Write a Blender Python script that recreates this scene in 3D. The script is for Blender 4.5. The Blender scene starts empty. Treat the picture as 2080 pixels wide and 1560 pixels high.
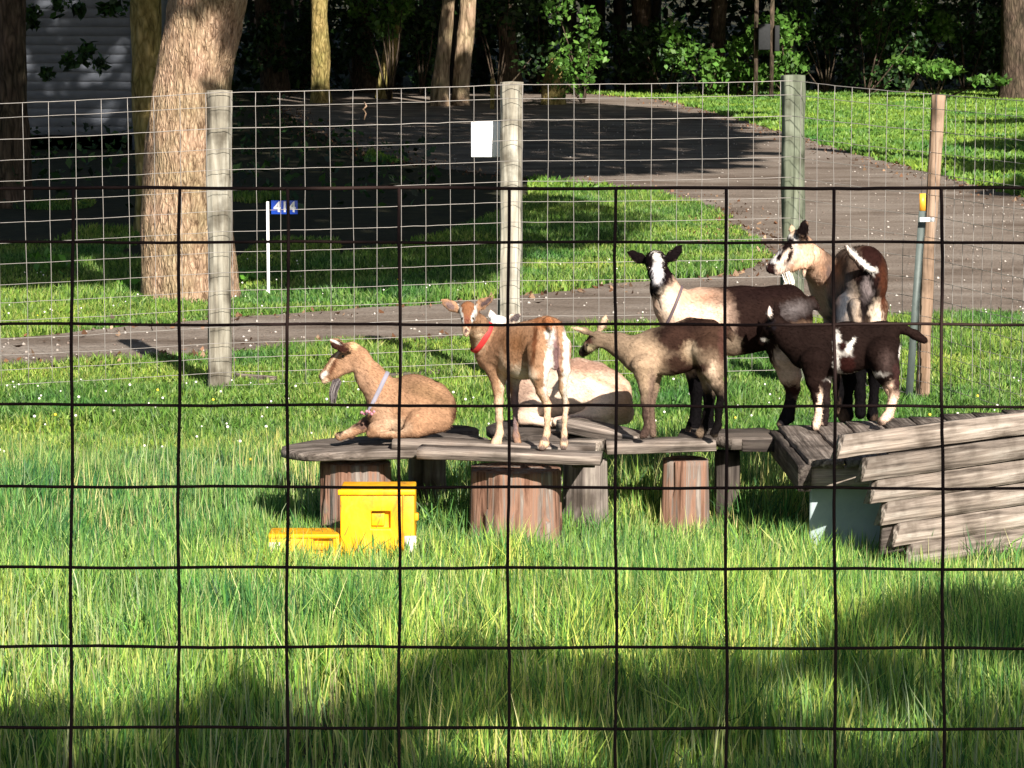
import bpy, math, random
import numpy as np
from mathutils import Vector, Matrix
from mathutils.geometry import delaunay_2d_cdt
R = math.radians
rng = np.random.default_rng(7)
random.seed(7)
S = bpy.context.scene
COL = S.collection

# ------------------------------------------------------------------ camera, sky, sun, exposure
FPX = 5500.0; CAMZ = 1.93; TH = math.atan(630 / FPX)
cam_d = bpy.data.cameras.new('camera'); cam = bpy.data.objects.new('camera', cam_d); COL.objects.link(cam)
cam_d.sensor_width = 36; cam_d.lens = FPX / 2080 * 36
cam_d.clip_start = 0.1; cam_d.clip_end = 2000
cam.location = (0, 0, CAMZ); cam.rotation_euler = (math.pi / 2 - TH, 0, 0)
S.camera = cam
SUN_E = R(30); SH = np.array([0.32, -0.947]); SH = SH / np.linalg.norm(SH)
TOSUN = np.array([SH[0] * math.cos(SUN_E), SH[1] * math.cos(SUN_E), math.sin(SUN_E)])
w = bpy.data.worlds.new('World'); S.world = w; w.use_nodes = True
nt = w.node_tree; bg = nt.nodes['Background']
sky = nt.nodes.new('ShaderNodeTexSky'); sky.sky_type = 'NISHITA'; sky.sun_disc = False
sky.sun_elevation = SUN_E; sky.sun_rotation = math.atan2(SH[0], SH[1])
nt.links.new(sky.outputs[0], bg.inputs[0]); bg.inputs[1].default_value = 0.05
sd = bpy.data.lights.new('sun', 'SUN'); sd.energy = 5.0; sd.angle = R(0.5); sd.color = (1, 0.93, 0.82)
so = bpy.data.objects.new('sun', sd); COL.objects.link(so); so.location = (10, -20, 30)
so.rotation_euler = Vector(-TOSUN).to_track_quat('-Z', 'Y').to_euler()
S.view_settings.view_transform = 'Standard'; S.view_settings.look = 'None'
S.view_settings.exposure = 1.18; S.view_settings.gamma = 1.0
S.render.engine = 'CYCLES'
S.cycles.max_bounces = 5; S.cycles.diffuse_bounces = 3; S.cycles.transmission_bounces = 3; S.cycles.transparent_max_bounces = 4

# ------------------------------------------------------------------ geometry of the place
KY = np.array([-60, 5.0, 7.0, 24, 75, 100, 240, 600.])
KZ = np.array([.5, .5, 0, 0, 1.39, 1.39, 20, 24.])
def zt(Y): return np.interp(Y, KY, KZ)
def ray(px, py):
    u = (px - 1040) / FPX; v = (py - 780) / FPX
    return np.array([u, math.cos(TH) - v * math.sin(TH), -math.sin(TH) - v * math.cos(TH)])
def W(px, py, Y):
    d = ray(px, py); return np.array([0, 0, CAMZ]) + d * (Y / d[1])
def G(px, py):
    d = ray(px, py); lo, hi = 5.0, 240.0
    f = lambda Y: CAMZ + d[2] * Y / d[1] - zt(Y)
    for _ in range(50):
        m = (lo + hi) / 2
        if f(m) > 0: lo = m
        else: hi = m
    return W(px, py, lo)
def topx(P):                      # world points -> photo pixel (used only while authoring coats)
    x, y, z = P[:, 0], P[:, 1], P[:, 2] - CAMZ
    f = y * math.cos(TH) - z * math.sin(TH); up = y * math.sin(TH) + z * math.cos(TH)
    return 1040 + FPX * x / f, 780 - FPX * up / f
def M(px, Y): return px * Y / FPX   # pixels to metres at depth Y

def _hash(i, j, k, s):
    n = (i * 73856093) ^ (j * 19349663) ^ (k * 83492791) ^ (s * 2654435761)
    n = (n ^ (n >> 13)) * 1274126177 & 0x7fffffff
    n = (n ^ (n >> 11)) * 1103515245 & 0x7fffffff
    return ((n >> 8) & 0xffff) / 65535.0
def vnoise(P, s=0):
    P = np.asarray(P, float); F = np.floor(P).astype(np.int64); f = P - F; f = f * f * (3 - 2 * f); o = 0
    for a in (0, 1):
        for b in (0, 1):
            for c in (0, 1):
                wgt = (f[:, 0] if a else 1 - f[:, 0]) * (f[:, 1] if b else 1 - f[:, 1]) * (f[:, 2] if c else 1 - f[:, 2])
                o = o + wgt * _hash(F[:, 0] + a, F[:, 1] + b, F[:, 2] + c, s)
    return o
def fbm(P, s=0, o=3):
    P = np.asarray(P, float)
    return sum(vnoise(P * 2 ** i, s + i) / 2 ** i for i in range(o)) / sum(1 / 2 ** i for i in range(o))

def inpoly(x, y, poly):
    x = np.asarray(x); y = np.asarray(y); c = np.zeros(x.shape, bool); n = len(poly); j = n - 1
    for i in range(n):
        xi, yi = poly[i][0], poly[i][1]; xj, yj = poly[j][0], poly[j][1]
        if yi != yj:
            c ^= ((yi > y) != (yj > y)) & (x < (xj - xi) * (y - yi) / (yj - yi) + xi)
        j = i
    return c

# ------------------------------------------------------------------ object helpers
def tag(o, label=None, cat=None, group=None, kind=None):
    if label: o['label'] = label
    if cat: o['category'] = cat
    if group: o['group'] = group
    if kind: o['kind'] = kind
    return o
def empty(name, loc, label, cat, group=None):
    o = bpy.data.objects.new(name, None); COL.objects.link(o); o.location = tuple(loc)
    return tag(o, label, cat, group)
def mesh_np(name, V, F, mat=None, parent=None, smooth=False, col=None):
    """V (n,3); F (m,k) array or list of such arrays; one linked mesh object, verts in world space"""
    V = np.asarray(V, np.float32); Fs = F if isinstance(F, list) else [F]
    Fs = [np.asarray(f, np.int32) for f in Fs if len(f)]
    me = bpy.data.meshes.new(name)
    me.vertices.add(len(V)); 
    off = np.zeros(3, np.float32)
    if parent is not None:
        pl = parent
        while pl is not None: off += np.array(pl.location, np.float32); pl = pl.parent
    me.vertices.foreach_set('co', (V - off).ravel())
    nl = sum(f.size for f in Fs); npg = sum(len(f) for f in Fs)
    me.loops.add(nl); me.polygons.add(npg)
    me.loops.foreach_set('vertex_index', np.concatenate([f.ravel() for f in Fs]))
    tot = np.concatenate([np.full(len(f), f.shape[1], np.int32) for f in Fs])
    st = np.concatenate([[0], np.cumsum(tot)[:-1]]).astype(np.int32)
    me.polygons.foreach_set('loop_start', st)
    try: me.polygons.foreach_set('loop_total', tot)
    except Exception: pass
    if smooth: me.polygons.foreach_set('use_smooth', np.ones(npg, bool))
    if col is not None:
        a = me.color_attributes.new('Col', 'FLOAT_COLOR', 'POINT')
        c = np.ones((len(V), 4), np.float32); c[:, :3] = col
        a.data.foreach_set('color', c.ravel())
    me.update(calc_edges=True); me.validate()
    if mat: me.materials.append(mat)
    o = bpy.data.objects.new(name, me); COL.objects.link(o)
    if parent is not None: o.parent = parent
    return o
class MB:
    def __init__(s): s.V = []; s.F4 = []; s.F3 = []; s.C = []; s.n = 0
    def add(s, V, F4=(), F3=(), c=None):
        V = np.asarray(V, float)
        s.V.append(V)
        if len(F4): s.F4.append(np.asarray(F4) + s.n)
        if len(F3): s.F3.append(np.asarray(F3) + s.n)
        s.C.append(np.tile(np.asarray(c if c is not None else (1, 1, 1), float), (len(V), 1)) if np.ndim(c) < 2 else c)
        s.n += len(V)
    def tube(s, P, r, n=6, c=None, cap=True):
        P = np.asarray(P, float); m = len(P); r = np.broadcast_to(np.asarray(r, float), (m,))
        T = np.gradient(P, axis=0); T /= np.linalg.norm(T, axis=1)[:, None] + 1e-12
        ref = np.array([0, 0, 1.]) if abs(T[0][2]) < .9 else np.array([1., 0, 0])
        a = np.linspace(0, 2 * np.pi, n, endpoint=False); V = []
        for i in range(m):
            A = np.cross(T[i], ref); A /= np.linalg.norm(A) + 1e-12; B = np.cross(T[i], A)
            V.append(P[i] + r[i] * (np.cos(a)[:, None] * A + np.sin(a)[:, None] * B))
        V = np.concatenate(V); F = []
        for i in range(m - 1):
            for k in range(n):
                k2 = (k + 1) % n; F.append((i * n + k, i * n + k2, (i + 1) * n + k2, (i + 1) * n + k))
        F3 = []
        if cap:
            V = np.concatenate([V, P[:1], P[-1:]]); c0 = m * n
            for k in range(n):
                k2 = (k + 1) % n
                F3.append((c0, k2, k)); F3.append((c0 + 1, (m - 1) * n + k, (m - 1) * n + k2))
        s.add(V, F, F3, c)
    def box(s, c, h, M3=None, col=None):
        c = np.asarray(c, float); h = np.asarray(h, float)
        V = np.array([[x, y, z] for x in (-1, 1) for y in (-1, 1) for z in (-1, 1)], float) * h
        if M3 is not None: V = V @ np.asarray(M3).T
        s.add(V + c, [(0, 1, 3, 2), (4, 6, 7, 5), (0, 4, 5, 1), (2, 3, 7, 6), (0, 2, 6, 4), (1, 5, 7, 3)], (), col)
    def sphere(s, c, r, nu=10, nv=7, col=None):
        r = np.broadcast_to(np.asarray(r, float), (3,)); V = []; F = []
        for i in range(nv + 1):
            t = np.pi * i / nv
            for j in range(nu):
                a = 2 * np.pi * j / nu
                V.append(np.asarray(c) + r * np.array([math.sin(t) * math.cos(a), math.sin(t) * math.sin(a), math.cos(t)]))
        for i in range(nv):
            for j in range(nu):
                F.append((i * nu + j, i * nu + (j + 1) % nu, (i + 1) * nu + (j + 1) % nu, (i + 1) * nu + j))
        s.add(V, F, (), col)
    def build(s, name, mat=None, parent=None, smooth=False):
        return mesh_np(name, np.concatenate(s.V), ([np.concatenate(s.F4)] if s.F4 else []) + ([np.concatenate(s.F3)] if s.F3 else []),
                       mat, parent, smooth, np.concatenate(s.C))
def bevel(o, wd=0.004, seg=2):
    m = o.modifiers.new('bevel', 'BEVEL'); m.width = wd; m.segments = seg; m.limit_method = 'ANGLE'; return o

# ------------------------------------------------------------------ materials
def newmat(name):
    m = bpy.data.materials.new(name); m.use_nodes = True; n = m.node_tree
    return m, n, n.nodes['Principled BSDF']
def N(n, t, **k):
    x = n.nodes.new(t)
    for a, b in k.items(): setattr(x, a, b)
    return x
def ramp(n, stops):
    r = N(n, 'ShaderNodeValToRGB'); e = r.color_ramp.elements
    while len(e) < len(stops): e.new(0.5)
    for i, (p, c) in enumerate(stops): e[i].position = p; e[i].color = (*c, 1)
    return r
def noise_mat(name, stops, scale=(10, 10, 10), detail=6, rough=.85, bump=.3, bscale=None, dist=0.01, spec=.3, coord='Object', distort=0.):
    m, n, b = newmat(name); L = n.links.new
    tc = N(n, 'ShaderNodeTexCoord'); mp = N(n, 'ShaderNodeMapping'); mp.inputs['Scale'].default_value = scale
    L(tc.outputs[coord], mp.inputs[0])
    nz = N(n, 'ShaderNodeTexNoise'); nz.inputs['Scale'].default_value = 1; nz.inputs['Detail'].default_value = detail
    nz.inputs['Roughness'].default_value = .65; nz.inputs['Distortion'].default_value = distort
    L(mp.outputs[0], nz.inputs['Vector']); r = ramp(n, stops); L(nz.outputs[0], r.inputs[0]); L(r.outputs[0], b.inputs['Base Color'])
    b.inputs['Roughness'].default_value = rough; b.inputs['Specular IOR Level'].default_value = spec
    if bump:
        nb = nz
        if bscale:
            mp2 = N(n, 'ShaderNodeMapping'); mp2.inputs['Scale'].default_value = bscale; L(tc.outputs[coord], mp2.inputs[0])
            nb = N(n, 'ShaderNodeTexNoise'); nb.inputs['Scale'].default_value = 1; nb.inputs['Detail'].default_value = 5; L(mp2.outputs[0], nb.inputs['Vector'])
        bp = N(n, 'ShaderNodeBump'); bp.inputs['Strength'].default_value = bump; bp.inputs['Distance'].default_value = dist
        L(nb.outputs[0], bp.inputs['Height']); L(bp.outputs[0], b.inputs['Normal'])
    return m
def col_mat(name, rough=.6, trans=0., noise=.25, nscale=60, bump=.0, spec=.3):
    """colour read from the mesh's own per-leaf / per-hair colour"""
    m, n, b = newmat(name); L = n.links.new
    at = N(n, 'ShaderNodeAttribute', attribute_name='Col')
    tc = N(n, 'ShaderNodeTexCoord'); nz = N(n, 'ShaderNodeTexNoise'); nz.inputs['Scale'].default_value = nscale; nz.inputs['Detail'].default_value = 4
    L(tc.outputs['Object'], nz.inputs['Vector'])
    mr = N(n, 'ShaderNodeMapRange'); mr.inputs['From Min'].default_value = .25; mr.inputs['From Max'].default_value = .75
    mr.inputs['To Min'].default_value = 1 - noise; mr.inputs['To Max'].default_value = 1 + noise; L(nz.outputs[0], mr.inputs[0])
    mx = N(n, 'ShaderNodeVectorMath', operation='SCALE'); L(at.outputs['Color'], mx.inputs[0]); L(mr.outputs[0], mx.inputs['Scale'])
    L(mx.outputs[0], b.inputs['Base Color']); b.inputs['Roughness'].default_value = rough; b.inputs['Specular IOR Level'].default_value = spec
    if bump:
        bp = N(n, 'ShaderNodeBump'); bp.inputs['Strength'].default_value = bump; bp.inputs['Distance'].default_value = .004
        L(nz.outputs[0], bp.inputs['Height']); L(bp.outputs[0], b.inputs['Normal'])
    if trans:
        t = N(n, 'ShaderNodeBsdfTranslucent'); L(mx.outputs[0], t.inputs[0]); ms = N(n, 'ShaderNodeMixShader'); ms.inputs[0].default_value = trans
        L(b.outputs[0], ms.inputs[1]); L(t.outputs[0], ms.inputs[2]); L(ms.outputs[0], n.nodes['Material Output'].inputs[0])
    return m
def flat(name, c, rough=.5, metal=0., spec=.5, noise=.12, nscale=20):
    a = tuple(max(0, x * (1 - noise)) for x in c); b = tuple(min(1, x * (1 + noise)) for x in c)
    m = noise_mat(name, [(.35, a), (.65, b)], (nscale,) * 3, 4, rough, .08, None, .003, spec)
    m.node_tree.nodes['Principled BSDF'].inputs['Metallic'].default_value = metal
    return m
MAT = {}
MAT['grass'] = col_mat('grass_blades', .5, .40, .12, 8, spec=.35)
MAT['leaf'] = col_mat('leaves', .5, .3, .2, 3, spec=.4)
MAT['fur'] = col_mat('fur', .85, 0, .18, 70, .3, spec=.05)
MAT['vcol'] = col_mat('coloured', .7, 0, .2, 30, .1)
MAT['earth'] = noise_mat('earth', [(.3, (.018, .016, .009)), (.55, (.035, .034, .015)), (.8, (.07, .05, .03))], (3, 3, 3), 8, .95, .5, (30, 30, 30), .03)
MAT['gravel'] = None
MAT['bark'] = None
MAT['wire'] = flat('rusty_wire', (.018, .008, .0065), .75, 0, .2)
MAT['galv'] = flat('galvanised_wire', (.31, .285, .27), .5, .3, .5)
MAT['white'] = flat('white_board', (.85, .85, .88), .6, noise=.03)
MAT['tpost'] = flat('painted_steel', (.085, .105, .10), .6)
MAT['orange'] = flat('orange_plastic', (.85, .38, .04), .4)
MAT['blue'] = flat('blue_enamel', (.015, .07, .5), .35, noise=.05)
MAT['yellow'] = noise_mat('yellow_plastic', [(.28, (.16, .08, .02)), (.38, (.60, .27, .01)), (.5, (.80, .37, .002)), (.7, (.84, .45, .03))], (9, 9, 5), 10, .5, .3, (60, 60, 40), .004, .35, distort=1.2)
MAT['worn'] = noise_mat('worn_plastic', [(.35, (.75, .62, .4)), (.6, (.75, .7, .66))], (30, 30, 30), 5, .7, .3)
MAT['eye'] = flat('eye', (.02, .014, .008), .15, noise=.02)
MAT['redcollar'] = flat('red_webbing', (.55, .03, .03), .7)
MAT['greycollar'] = flat('grey_webbing', (.2, .19, .24), .7)
MAT['pinktag'] = flat('pink_beads', (.4, .17, .22), .6)
MAT['darkcollar'] = flat('dark_webbing', (.1, .07, .08), .7)
MAT['hair'] = col_mat('hair', .85, .05, .2, 60, spec=.04)
MAT['plaint'] = noise_mat('blue_grey_plywood', [(.3, (.2, .26, .28)), (.5, (.32, .38, .40)), (.7, (.42, .47, .48))], (2, 2, 9), 8, .85, .2, (10, 10, 60), .004)
MAT['metalgrey'] = flat('grey_metal', (.16, .17, .18), .5, .2)
# gravel drive: pale brown-grey, wheel-worn, with fine stones
def gravel():
    m, n, b = newmat('gravel_drive'); L = n.links.new
    tc = N(n, 'ShaderNodeTexCoord')
    n1 = N(n, 'ShaderNodeTexNoise'); n1.inputs['Scale'].default_value = 1.3; n1.inputs['Detail'].default_value = 7; n1.inputs['Roughness'].default_value = .6
    mp = N(n, 'ShaderNodeMapping'); mp.inputs['Scale'].default_value = (.5, 1, 1); L(tc.outputs['Object'], mp.inputs[0]); L(mp.outputs[0], n1.inputs['Vector'])
    n2 = N(n, 'ShaderNodeTexNoise'); n2.inputs['Scale'].default_value = 38; n2.inputs['Detail'].default_value = 4; L(tc.outputs['Object'], n2.inputs['Vector'])
    n2b = ramp(n, [(.30, (.55,) * 3), (.5, (1, 1, 1)), (.72, (1.0,) * 3), (.8, (1.75,) * 3)]); L(n2.outputs[0], n2b.inputs[0])
    r = ramp(n, [(.3, (.095, .068, .052)), (.5, (.19, .153, .128)), (.72, (.28, .24, .21))]); L(n1.outputs[0], r.inputs[0])
    mx = N(n, 'ShaderNodeMix', data_type='RGBA', blend_type='MULTIPLY'); mx.inputs[0].default_value = 1
    L(r.outputs[0], mx.inputs[6]); L(n2b.outputs[0], mx.inputs[7]); L(mx.outputs[2], b.inputs['Base Color'])
    b.inputs['Roughness'].default_value = .95; b.inputs['Specular IOR Level'].default_value = .2
    bp = N(n, 'ShaderNodeBump'); bp.inputs['Strength'].default_value = .6; bp.inputs['Distance'].default_value = .03
    L(n2.outputs[0], bp.inputs['Height']); L(bp.outputs[0], b.inputs['Normal']); return m
MAT['gravel'] = gravel()
def bark(name, c1, c2, c3, sx=9, sz=1.6, strength=.9, dist=.03):
    m, n, b = newmat(name); L = n.links.new
    tc = N(n, 'ShaderNodeTexCoord'); mp = N(n, 'ShaderNodeMapping'); mp.inputs['Scale'].default_value = (sx, sx, sz); L(tc.outputs['Object'], mp.inputs[0])
    vo = N(n, 'ShaderNodeTexVoronoi', feature='DISTANCE_TO_EDGE'); vo.inputs['Scale'].default_value = 2.2
    nz = N(n, 'ShaderNodeTexNoise'); nz.inputs['Scale'].default_value = 1.4; nz.inputs['Detail'].default_value = 8; nz.inputs['Distortion'].default_value = .6
    L(mp.outputs[0], nz.inputs['Vector'])
    ad = N(n, 'ShaderNodeVectorMath', operation='ADD'); sc = N(n, 'ShaderNodeVectorMath', operation='SCALE'); sc.inputs['Scale'].default_value = .9
    L(nz.outputs['Color'], sc.inputs[0]); L(mp.outputs[0], ad.inputs[0]); L(sc.outputs[0], ad.inputs[1]); L(ad.outputs[0], vo.inputs['Vector'])
    mm = N(n, 'ShaderNodeMath', operation='MULTIPLY_ADD'); mm.inputs[1].default_value = 1.1; L(vo.outputs['Distance'], mm.inputs[0]); L(nz.outputs[0], mm.inputs[2])
    r = ramp(n, [(.38, c1), (.6, c2), (.95, c3)]); L(mm.outputs[0], r.inputs[0])
    big = N(n, 'ShaderNodeTexNoise'); big.inputs['Scale'].default_value = 2.5; big.inputs['Detail'].default_value = 3; L(tc.outputs['Object'], big.inputs['Vector'])
    br = ramp(n, [(.35, (.72, .78, .62)), (.65, (1.1, 1.0, .98))]); L(big.outputs[0], br.inputs[0])
    mx = N(n, 'ShaderNodeMix', data_type='RGBA', blend_type='MULTIPLY'); mx.inputs[0].default_value = .8; L(r.outputs[0], mx.inputs[6]); L(br.outputs[0], mx.inputs[7])
    L(mx.outputs[2], b.inputs['Base Color']); b.inputs['Roughness'].default_value = .9; b.inputs['Specular IOR Level'].default_value = .15
    bp = N(n, 'ShaderNodeBump'); bp.inputs['Strength'].default_value = strength; bp.inputs['Distance'].default_value = dist
    L(mm.outputs[0], bp.inputs['Height']); L(bp.outputs[0], b.inputs['Normal']); return m
MAT['bark'] = bark('furrowed_bark', (.09, .055, .035), (.30, .21, .145), (.44, .33, .24), 17, 4.5, 1.0, .03)
MAT['bark_yellow'] = bark('mossy_bark', (.07, .055, .02), (.20, .16, .06), (.36, .29, .13), 6, 2)
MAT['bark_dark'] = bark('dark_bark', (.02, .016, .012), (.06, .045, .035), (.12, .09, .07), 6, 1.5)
MAT['bark_pale'] = bark('pale_bark', (.10, .07, .045), (.27, .2, .14), (.42, .32, .23), 5, 1)
def wood(name, a, b_, c, sc=(1.2, 22, 22), bump=.7):
    m = noise_mat(name, [(.3, a), (.5, b_), (.72, c)], sc, 9, .9, bump, (sc[0] * 1.5, sc[1] * 1.6, sc[2] * 1.6), .006, .15, distort=.4)
    n = m.node_tree; L = n.links.new; b = n.nodes['Principled BSDF']; src = b.inputs['Base Color'].links[0].from_socket      # every board its own tone, plus damp stains
    oi = N(n, 'ShaderNodeObjectInfo'); mr = N(n, 'ShaderNodeMapRange'); mr.inputs['To Min'].default_value = .62; mr.inputs['To Max'].default_value = 1.3; L(oi.outputs['Random'], mr.inputs[0])
    tc = N(n, 'ShaderNodeTexCoord'); nz = N(n, 'ShaderNodeTexNoise'); nz.inputs['Scale'].default_value = 6; nz.inputs['Detail'].default_value = 6; L(tc.outputs['Object'], nz.inputs['Vector'])
    r2 = ramp(n, [(.34, (.42, .40, .38)), (.5, (1, 1, 1)), (.7, (1.15, 1.12, 1.1))]); L(nz.outputs[0], r2.inputs[0])
    s1 = N(n, 'ShaderNodeVectorMath', operation='SCALE'); L(src, s1.inputs[0]); L(mr.outputs[0], s1.inputs['Scale'])
    s2 = N(n, 'ShaderNodeVectorMath', operation='MULTIPLY'); L(s1.outputs[0], s2.inputs[0]); L(r2.outputs[0], s2.inputs[1]); L(s2.outputs[0], b.inputs['Base Color'])
    return m
MAT['plank'] = wood('weathered_plank', (.022, .017, .014), (.14, .115, .10), (.34, .29, .255), (2.2, 60, 60), 1.0)
MAT['plank_dark'] = wood('dark_weathered_plank', (.018, .014, .013), (.055, .045, .04), (.13, .11, .095), (2.2, 60, 60), 1.0)
MAT['plank_pale'] = wood('sunbleached_plank', (.02, .015, .012), (.20, .165, .14), (.38, .34, .30), (2.2, 48, 48), 1.0)
MAT['post_old'] = wood('old_post_wood', (.055, .045, .034), (.24, .22, .18), (.44, .43, .38), (14, 14, 1.1), .9)
MAT['post_green'] = wood('treated_post_wood', (.08, .09, .06), (.20, .225, .165), (.34, .37, .29), (14, 14, 1.3), .7)
MAT['post_tan'] = wood('tan_post_wood', (.15, .09, .05), (.38, .26, .185), (.56, .42, .32), (16, 16, 1.2), .7)
MAT['stump'] = noise_mat('split_stump_wood', [(.30, (.02, .012, .009)), (.40, (.12, .062, .042)), (.49, (.24, .135, .095)), (.56, (.15, .12, .105)), (.72, (.38, .33, .29))], (26, 26, 1.5), 10, .9, 1.0, (40, 40, 2), .012, .15, distort=.5)
MAT['stump_grey'] = wood('grey_stump_wood', (.03, .025, .022), (.12, .10, .09), (.28, .25, .22), (26, 26, 1.5), 1.0)
MAT['siding'] = flat('grey_siding', (.14, .155, .19), .7, noise=.1, nscale=4)

# ------------------------------------------------------------------ canopy shade: leaves are kept off the rays that reach what the photo shows sunlit
def gproj(P):                       # where the sun carries a point's shadow onto z=0
    k = P[:, 2] / math.tan(SUN_E)
    return np.stack([P[:, 0] - SH[0] * k, P[:, 1] - SH[1] * k], 1)
LIT = []                             # (gx, gy, radius)
def keep_lit(px0, py0, px1, py1, Y, r, n=10):
    for t in np.linspace(0, 1, n):
        p = W(px0 + (px1 - px0) * t, py0 + (py1 - py0) * t, Y); g = gproj(p[None])[0]; LIT.append((g[0], g[1], r))
def lit_mask(P):
    g = gproj(P); m = np.zeros(len(P), bool)
    for (x, y, r) in LIT: m |= (g[:, 0] - x) ** 2 + (g[:, 1] - y) ** 2 < r * r
    return m
def leaves(P, size, cols, flatness=.4, seed=0, var=.4):
    """rhombic folded leaves at points P"""
    r = np.random.default_rng(seed); n = len(P)
    d = r.normal(size=(n, 3)); d[:, 2] -= .3; d /= np.linalg.norm(d, axis=1)[:, None]
    e = np.cross(d, r.normal(size=(n, 3)) + np.array([0, 0, 1.6]) * flatness); e /= np.linalg.norm(e, axis=1)[:, None] + 1e-9
    nn = np.cross(d, e); s = (np.asarray(size) * r.uniform(.4, 1.5, n))[:, None]
    V = np.stack([P - d * s * .5, P + e * s * .3 + nn * s * .07, P + d * s * .5, P - e * s * .3 + nn * s * .07], 1).reshape(-1, 3)
    F = np.arange(4 * n).reshape(-1, 4)
    cols = np.asarray(cols, float); ci = r.integers(0, len(cols), n)
    c = cols[ci] * r.uniform(1 - var, 1 + var, (n, 1)); return V, F, np.repeat(c, 4, 0)
LEAF_SHADED = [(.018, .048, .014), (.028, .07, .017), (.042, .10, .022), (.011, .028, .012)]  # dark leaf tones; the deep shade is put into the colour
def blob_points(n, centers, radii, seed=0, shell=.5):
    r = np.random.default_rng(seed); i = r.integers(0, len(centers), n)
    d = r.normal(size=(n, 3)); d /= np.linalg.norm(d, axis=1)[:, None]
    q = r.uniform(shell, 1, n) ** .7
    return np.asarray(centers)[i] + d * (q[:, None] * np.asarray(radii)[i])

# ------------------------------------------------------------------ THE SETTING
gys = np.unique(np.concatenate([np.arange(-60, 5, 8), KY, np.arange(5, 9, .25), np.arange(9, 30, 1), np.arange(30, 110, 3), np.arange(110, 240, 10), [300, 400, 600]]))
gxs = np.unique(np.concatenate([np.linspace(-400, -60, 10), np.arange(-60, 61, 5), np.linspace(60, 400, 10)]))
GX, GY = np.meshgrid(gxs, gys); GV = np.stack([GX.ravel(), GY.ravel(), zt(GY.ravel())], 1)
nx = len(gxs); gi = (np.arange(len(gys) - 1)[:, None] * nx + np.arange(nx - 1)[None]).ravel()
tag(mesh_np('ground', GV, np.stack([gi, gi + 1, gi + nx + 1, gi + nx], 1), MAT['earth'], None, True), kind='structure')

bottom = [(-250, 762), (0, 747), (250, 733), (400, 722), (620, 706), (800, 694), (1000, 688), (1200, 668), (1500, 655), (1700, 647), (2080, 640), (2300, 637)]
upper = [(2300, 445), (2080, 402), (1980, 378), (1890, 352), (1800, 330), (1700, 303), (1620, 278), (1500, 243), (1420, 222), (1340, 203), (1200, 192), (1000, 187), (700, 187), (560, 196)]
inner = [(560, 215), (640, 270), (760, 315), (900, 345), (1060, 362), (1200, 378), (1340, 394), (1430, 420), (1490, 455), (1545, 495), (1565, 530), (1480, 560), (1250, 580), (1020, 607), (800, 625), (480, 647), (250, 668), (0, 692), (-250, 716)]
def densify(pts, amp, seed):
    P = [G(*p)[:2] for p in pts]; out = []; r = np.random.default_rng(seed)
    for i in range(len(P) - 1):
        a, b = P[i], P[i + 1]; L = np.linalg.norm(b - a); n = max(2, int(L / .18))
        n = min(n, 60)
        for t in np.linspace(0, 1, n, endpoint=False):
            q = a + (b - a) * t; out.append(q + (r.normal(size=2)) * amp)
    return out
ROAD = densify(bottom, .035, 1) + [G(2300, 637)[:2]] + densify(upper, .06, 2) + densify(inner, .05, 3)
ROAD = [tuple(map(float, p)) for p in ROAD]
def sheet(name, poly, mat, dz, step=1.0):
    px = np.array(poly); xs = np.arange(px[:, 0].min(), px[:, 0].max(), step); ys = np.unique(np.concatenate([np.arange(math.floor(px[:, 1].min()), px[:, 1].max(), step), [24., 75.]]))
    gx, gy = np.meshgrid(xs, ys); gx = gx.ravel(); gy = gy.ravel(); k = inpoly(gx, gy, poly)
    pts = [Vector(p) for p in poly] + [Vector((float(a), float(b))) for a, b in zip(gx[k], gy[k])]
    n = len(poly); vs, es, fs, *_ = delaunay_2d_cdt(pts, [(i, (i + 1) % n) for i in range(n)], [list(range(n))], 1, 1e-5)
    V = np.array([(v.x, v.y, zt(v.y) + dz) for v in vs]); F = np.array([f[:3] for f in fs])
    return mesh_np(name, V, F, mat, None, True)
tag(sheet('gravel_road', ROAD, MAT['gravel'], .012), kind='structure')

# ------------------------------------------------------------------ GRASS (countless: one object per zone)
def blades(x, y, h, wd, cols, lean=.35, seed=0, var=.3, zoff=0):
    r = np.random.default_rng(seed); n = len(x); a = r.uniform(0, 2 * np.pi, n); L = np.abs(r.normal(0, lean, n))
    base = np.stack([x, y, zt(y) - .005 + zoff], 1); a2 = r.uniform(0, np.pi, n)
    sd_ = np.stack([np.cos(a2), np.sin(a2) * .6, np.zeros(n)], 1) * (wd * .5)[:, None]
    dr = np.stack([np.cos(a), np.sin(a), np.zeros(n)], 1) * (L * h)[:, None]; up = np.array([0, 0, 1.]) * h[:, None]
    mid = base + up * .55 + dr * .3; tip = base + up * np.sqrt(np.clip(1 - (L * .7) ** 2, .2, 1))[:, None] + dr
    V = np.stack([base - sd_, base + sd_, mid + sd_ * .8, mid - sd_ * .8, tip], 1).reshape(-1, 3)
    o = np.arange(n)[:, None] * 5
    F = np.concatenate([o + np.array([0, 1, 2]), o + np.array([0, 2, 3]), o + np.array([3, 2, 4])], 0)
    cols = np.asarray(cols, float); c = cols[r.integers(0, len(cols), n)] * r.uniform(1 - var, 1 + var, (n, 1))
    if seed == 12: c = c * np.stack([np.interp(y, [7, 10, 10.8, 12, 14], [1.12, 1.1, .95, 1.0, 1.2]), np.interp(y, [7, 10, 10.8, 12, 14], [1.12, 1.1, 1.0, 1.0, 1.0]), np.ones(n)], 1)   # yellower, brighter blades towards the front
    pn = fbm(np.stack([x * 1.1, y * 1.1, x * 0], 1), seed + 50)[:, None]       # drier and lusher patches
    c = c * (1 + (pn - .5) * np.array([1.7, .9, .5]))
    return V, F, np.repeat(np.clip(c, 0, 1), 5, 0)
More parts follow.
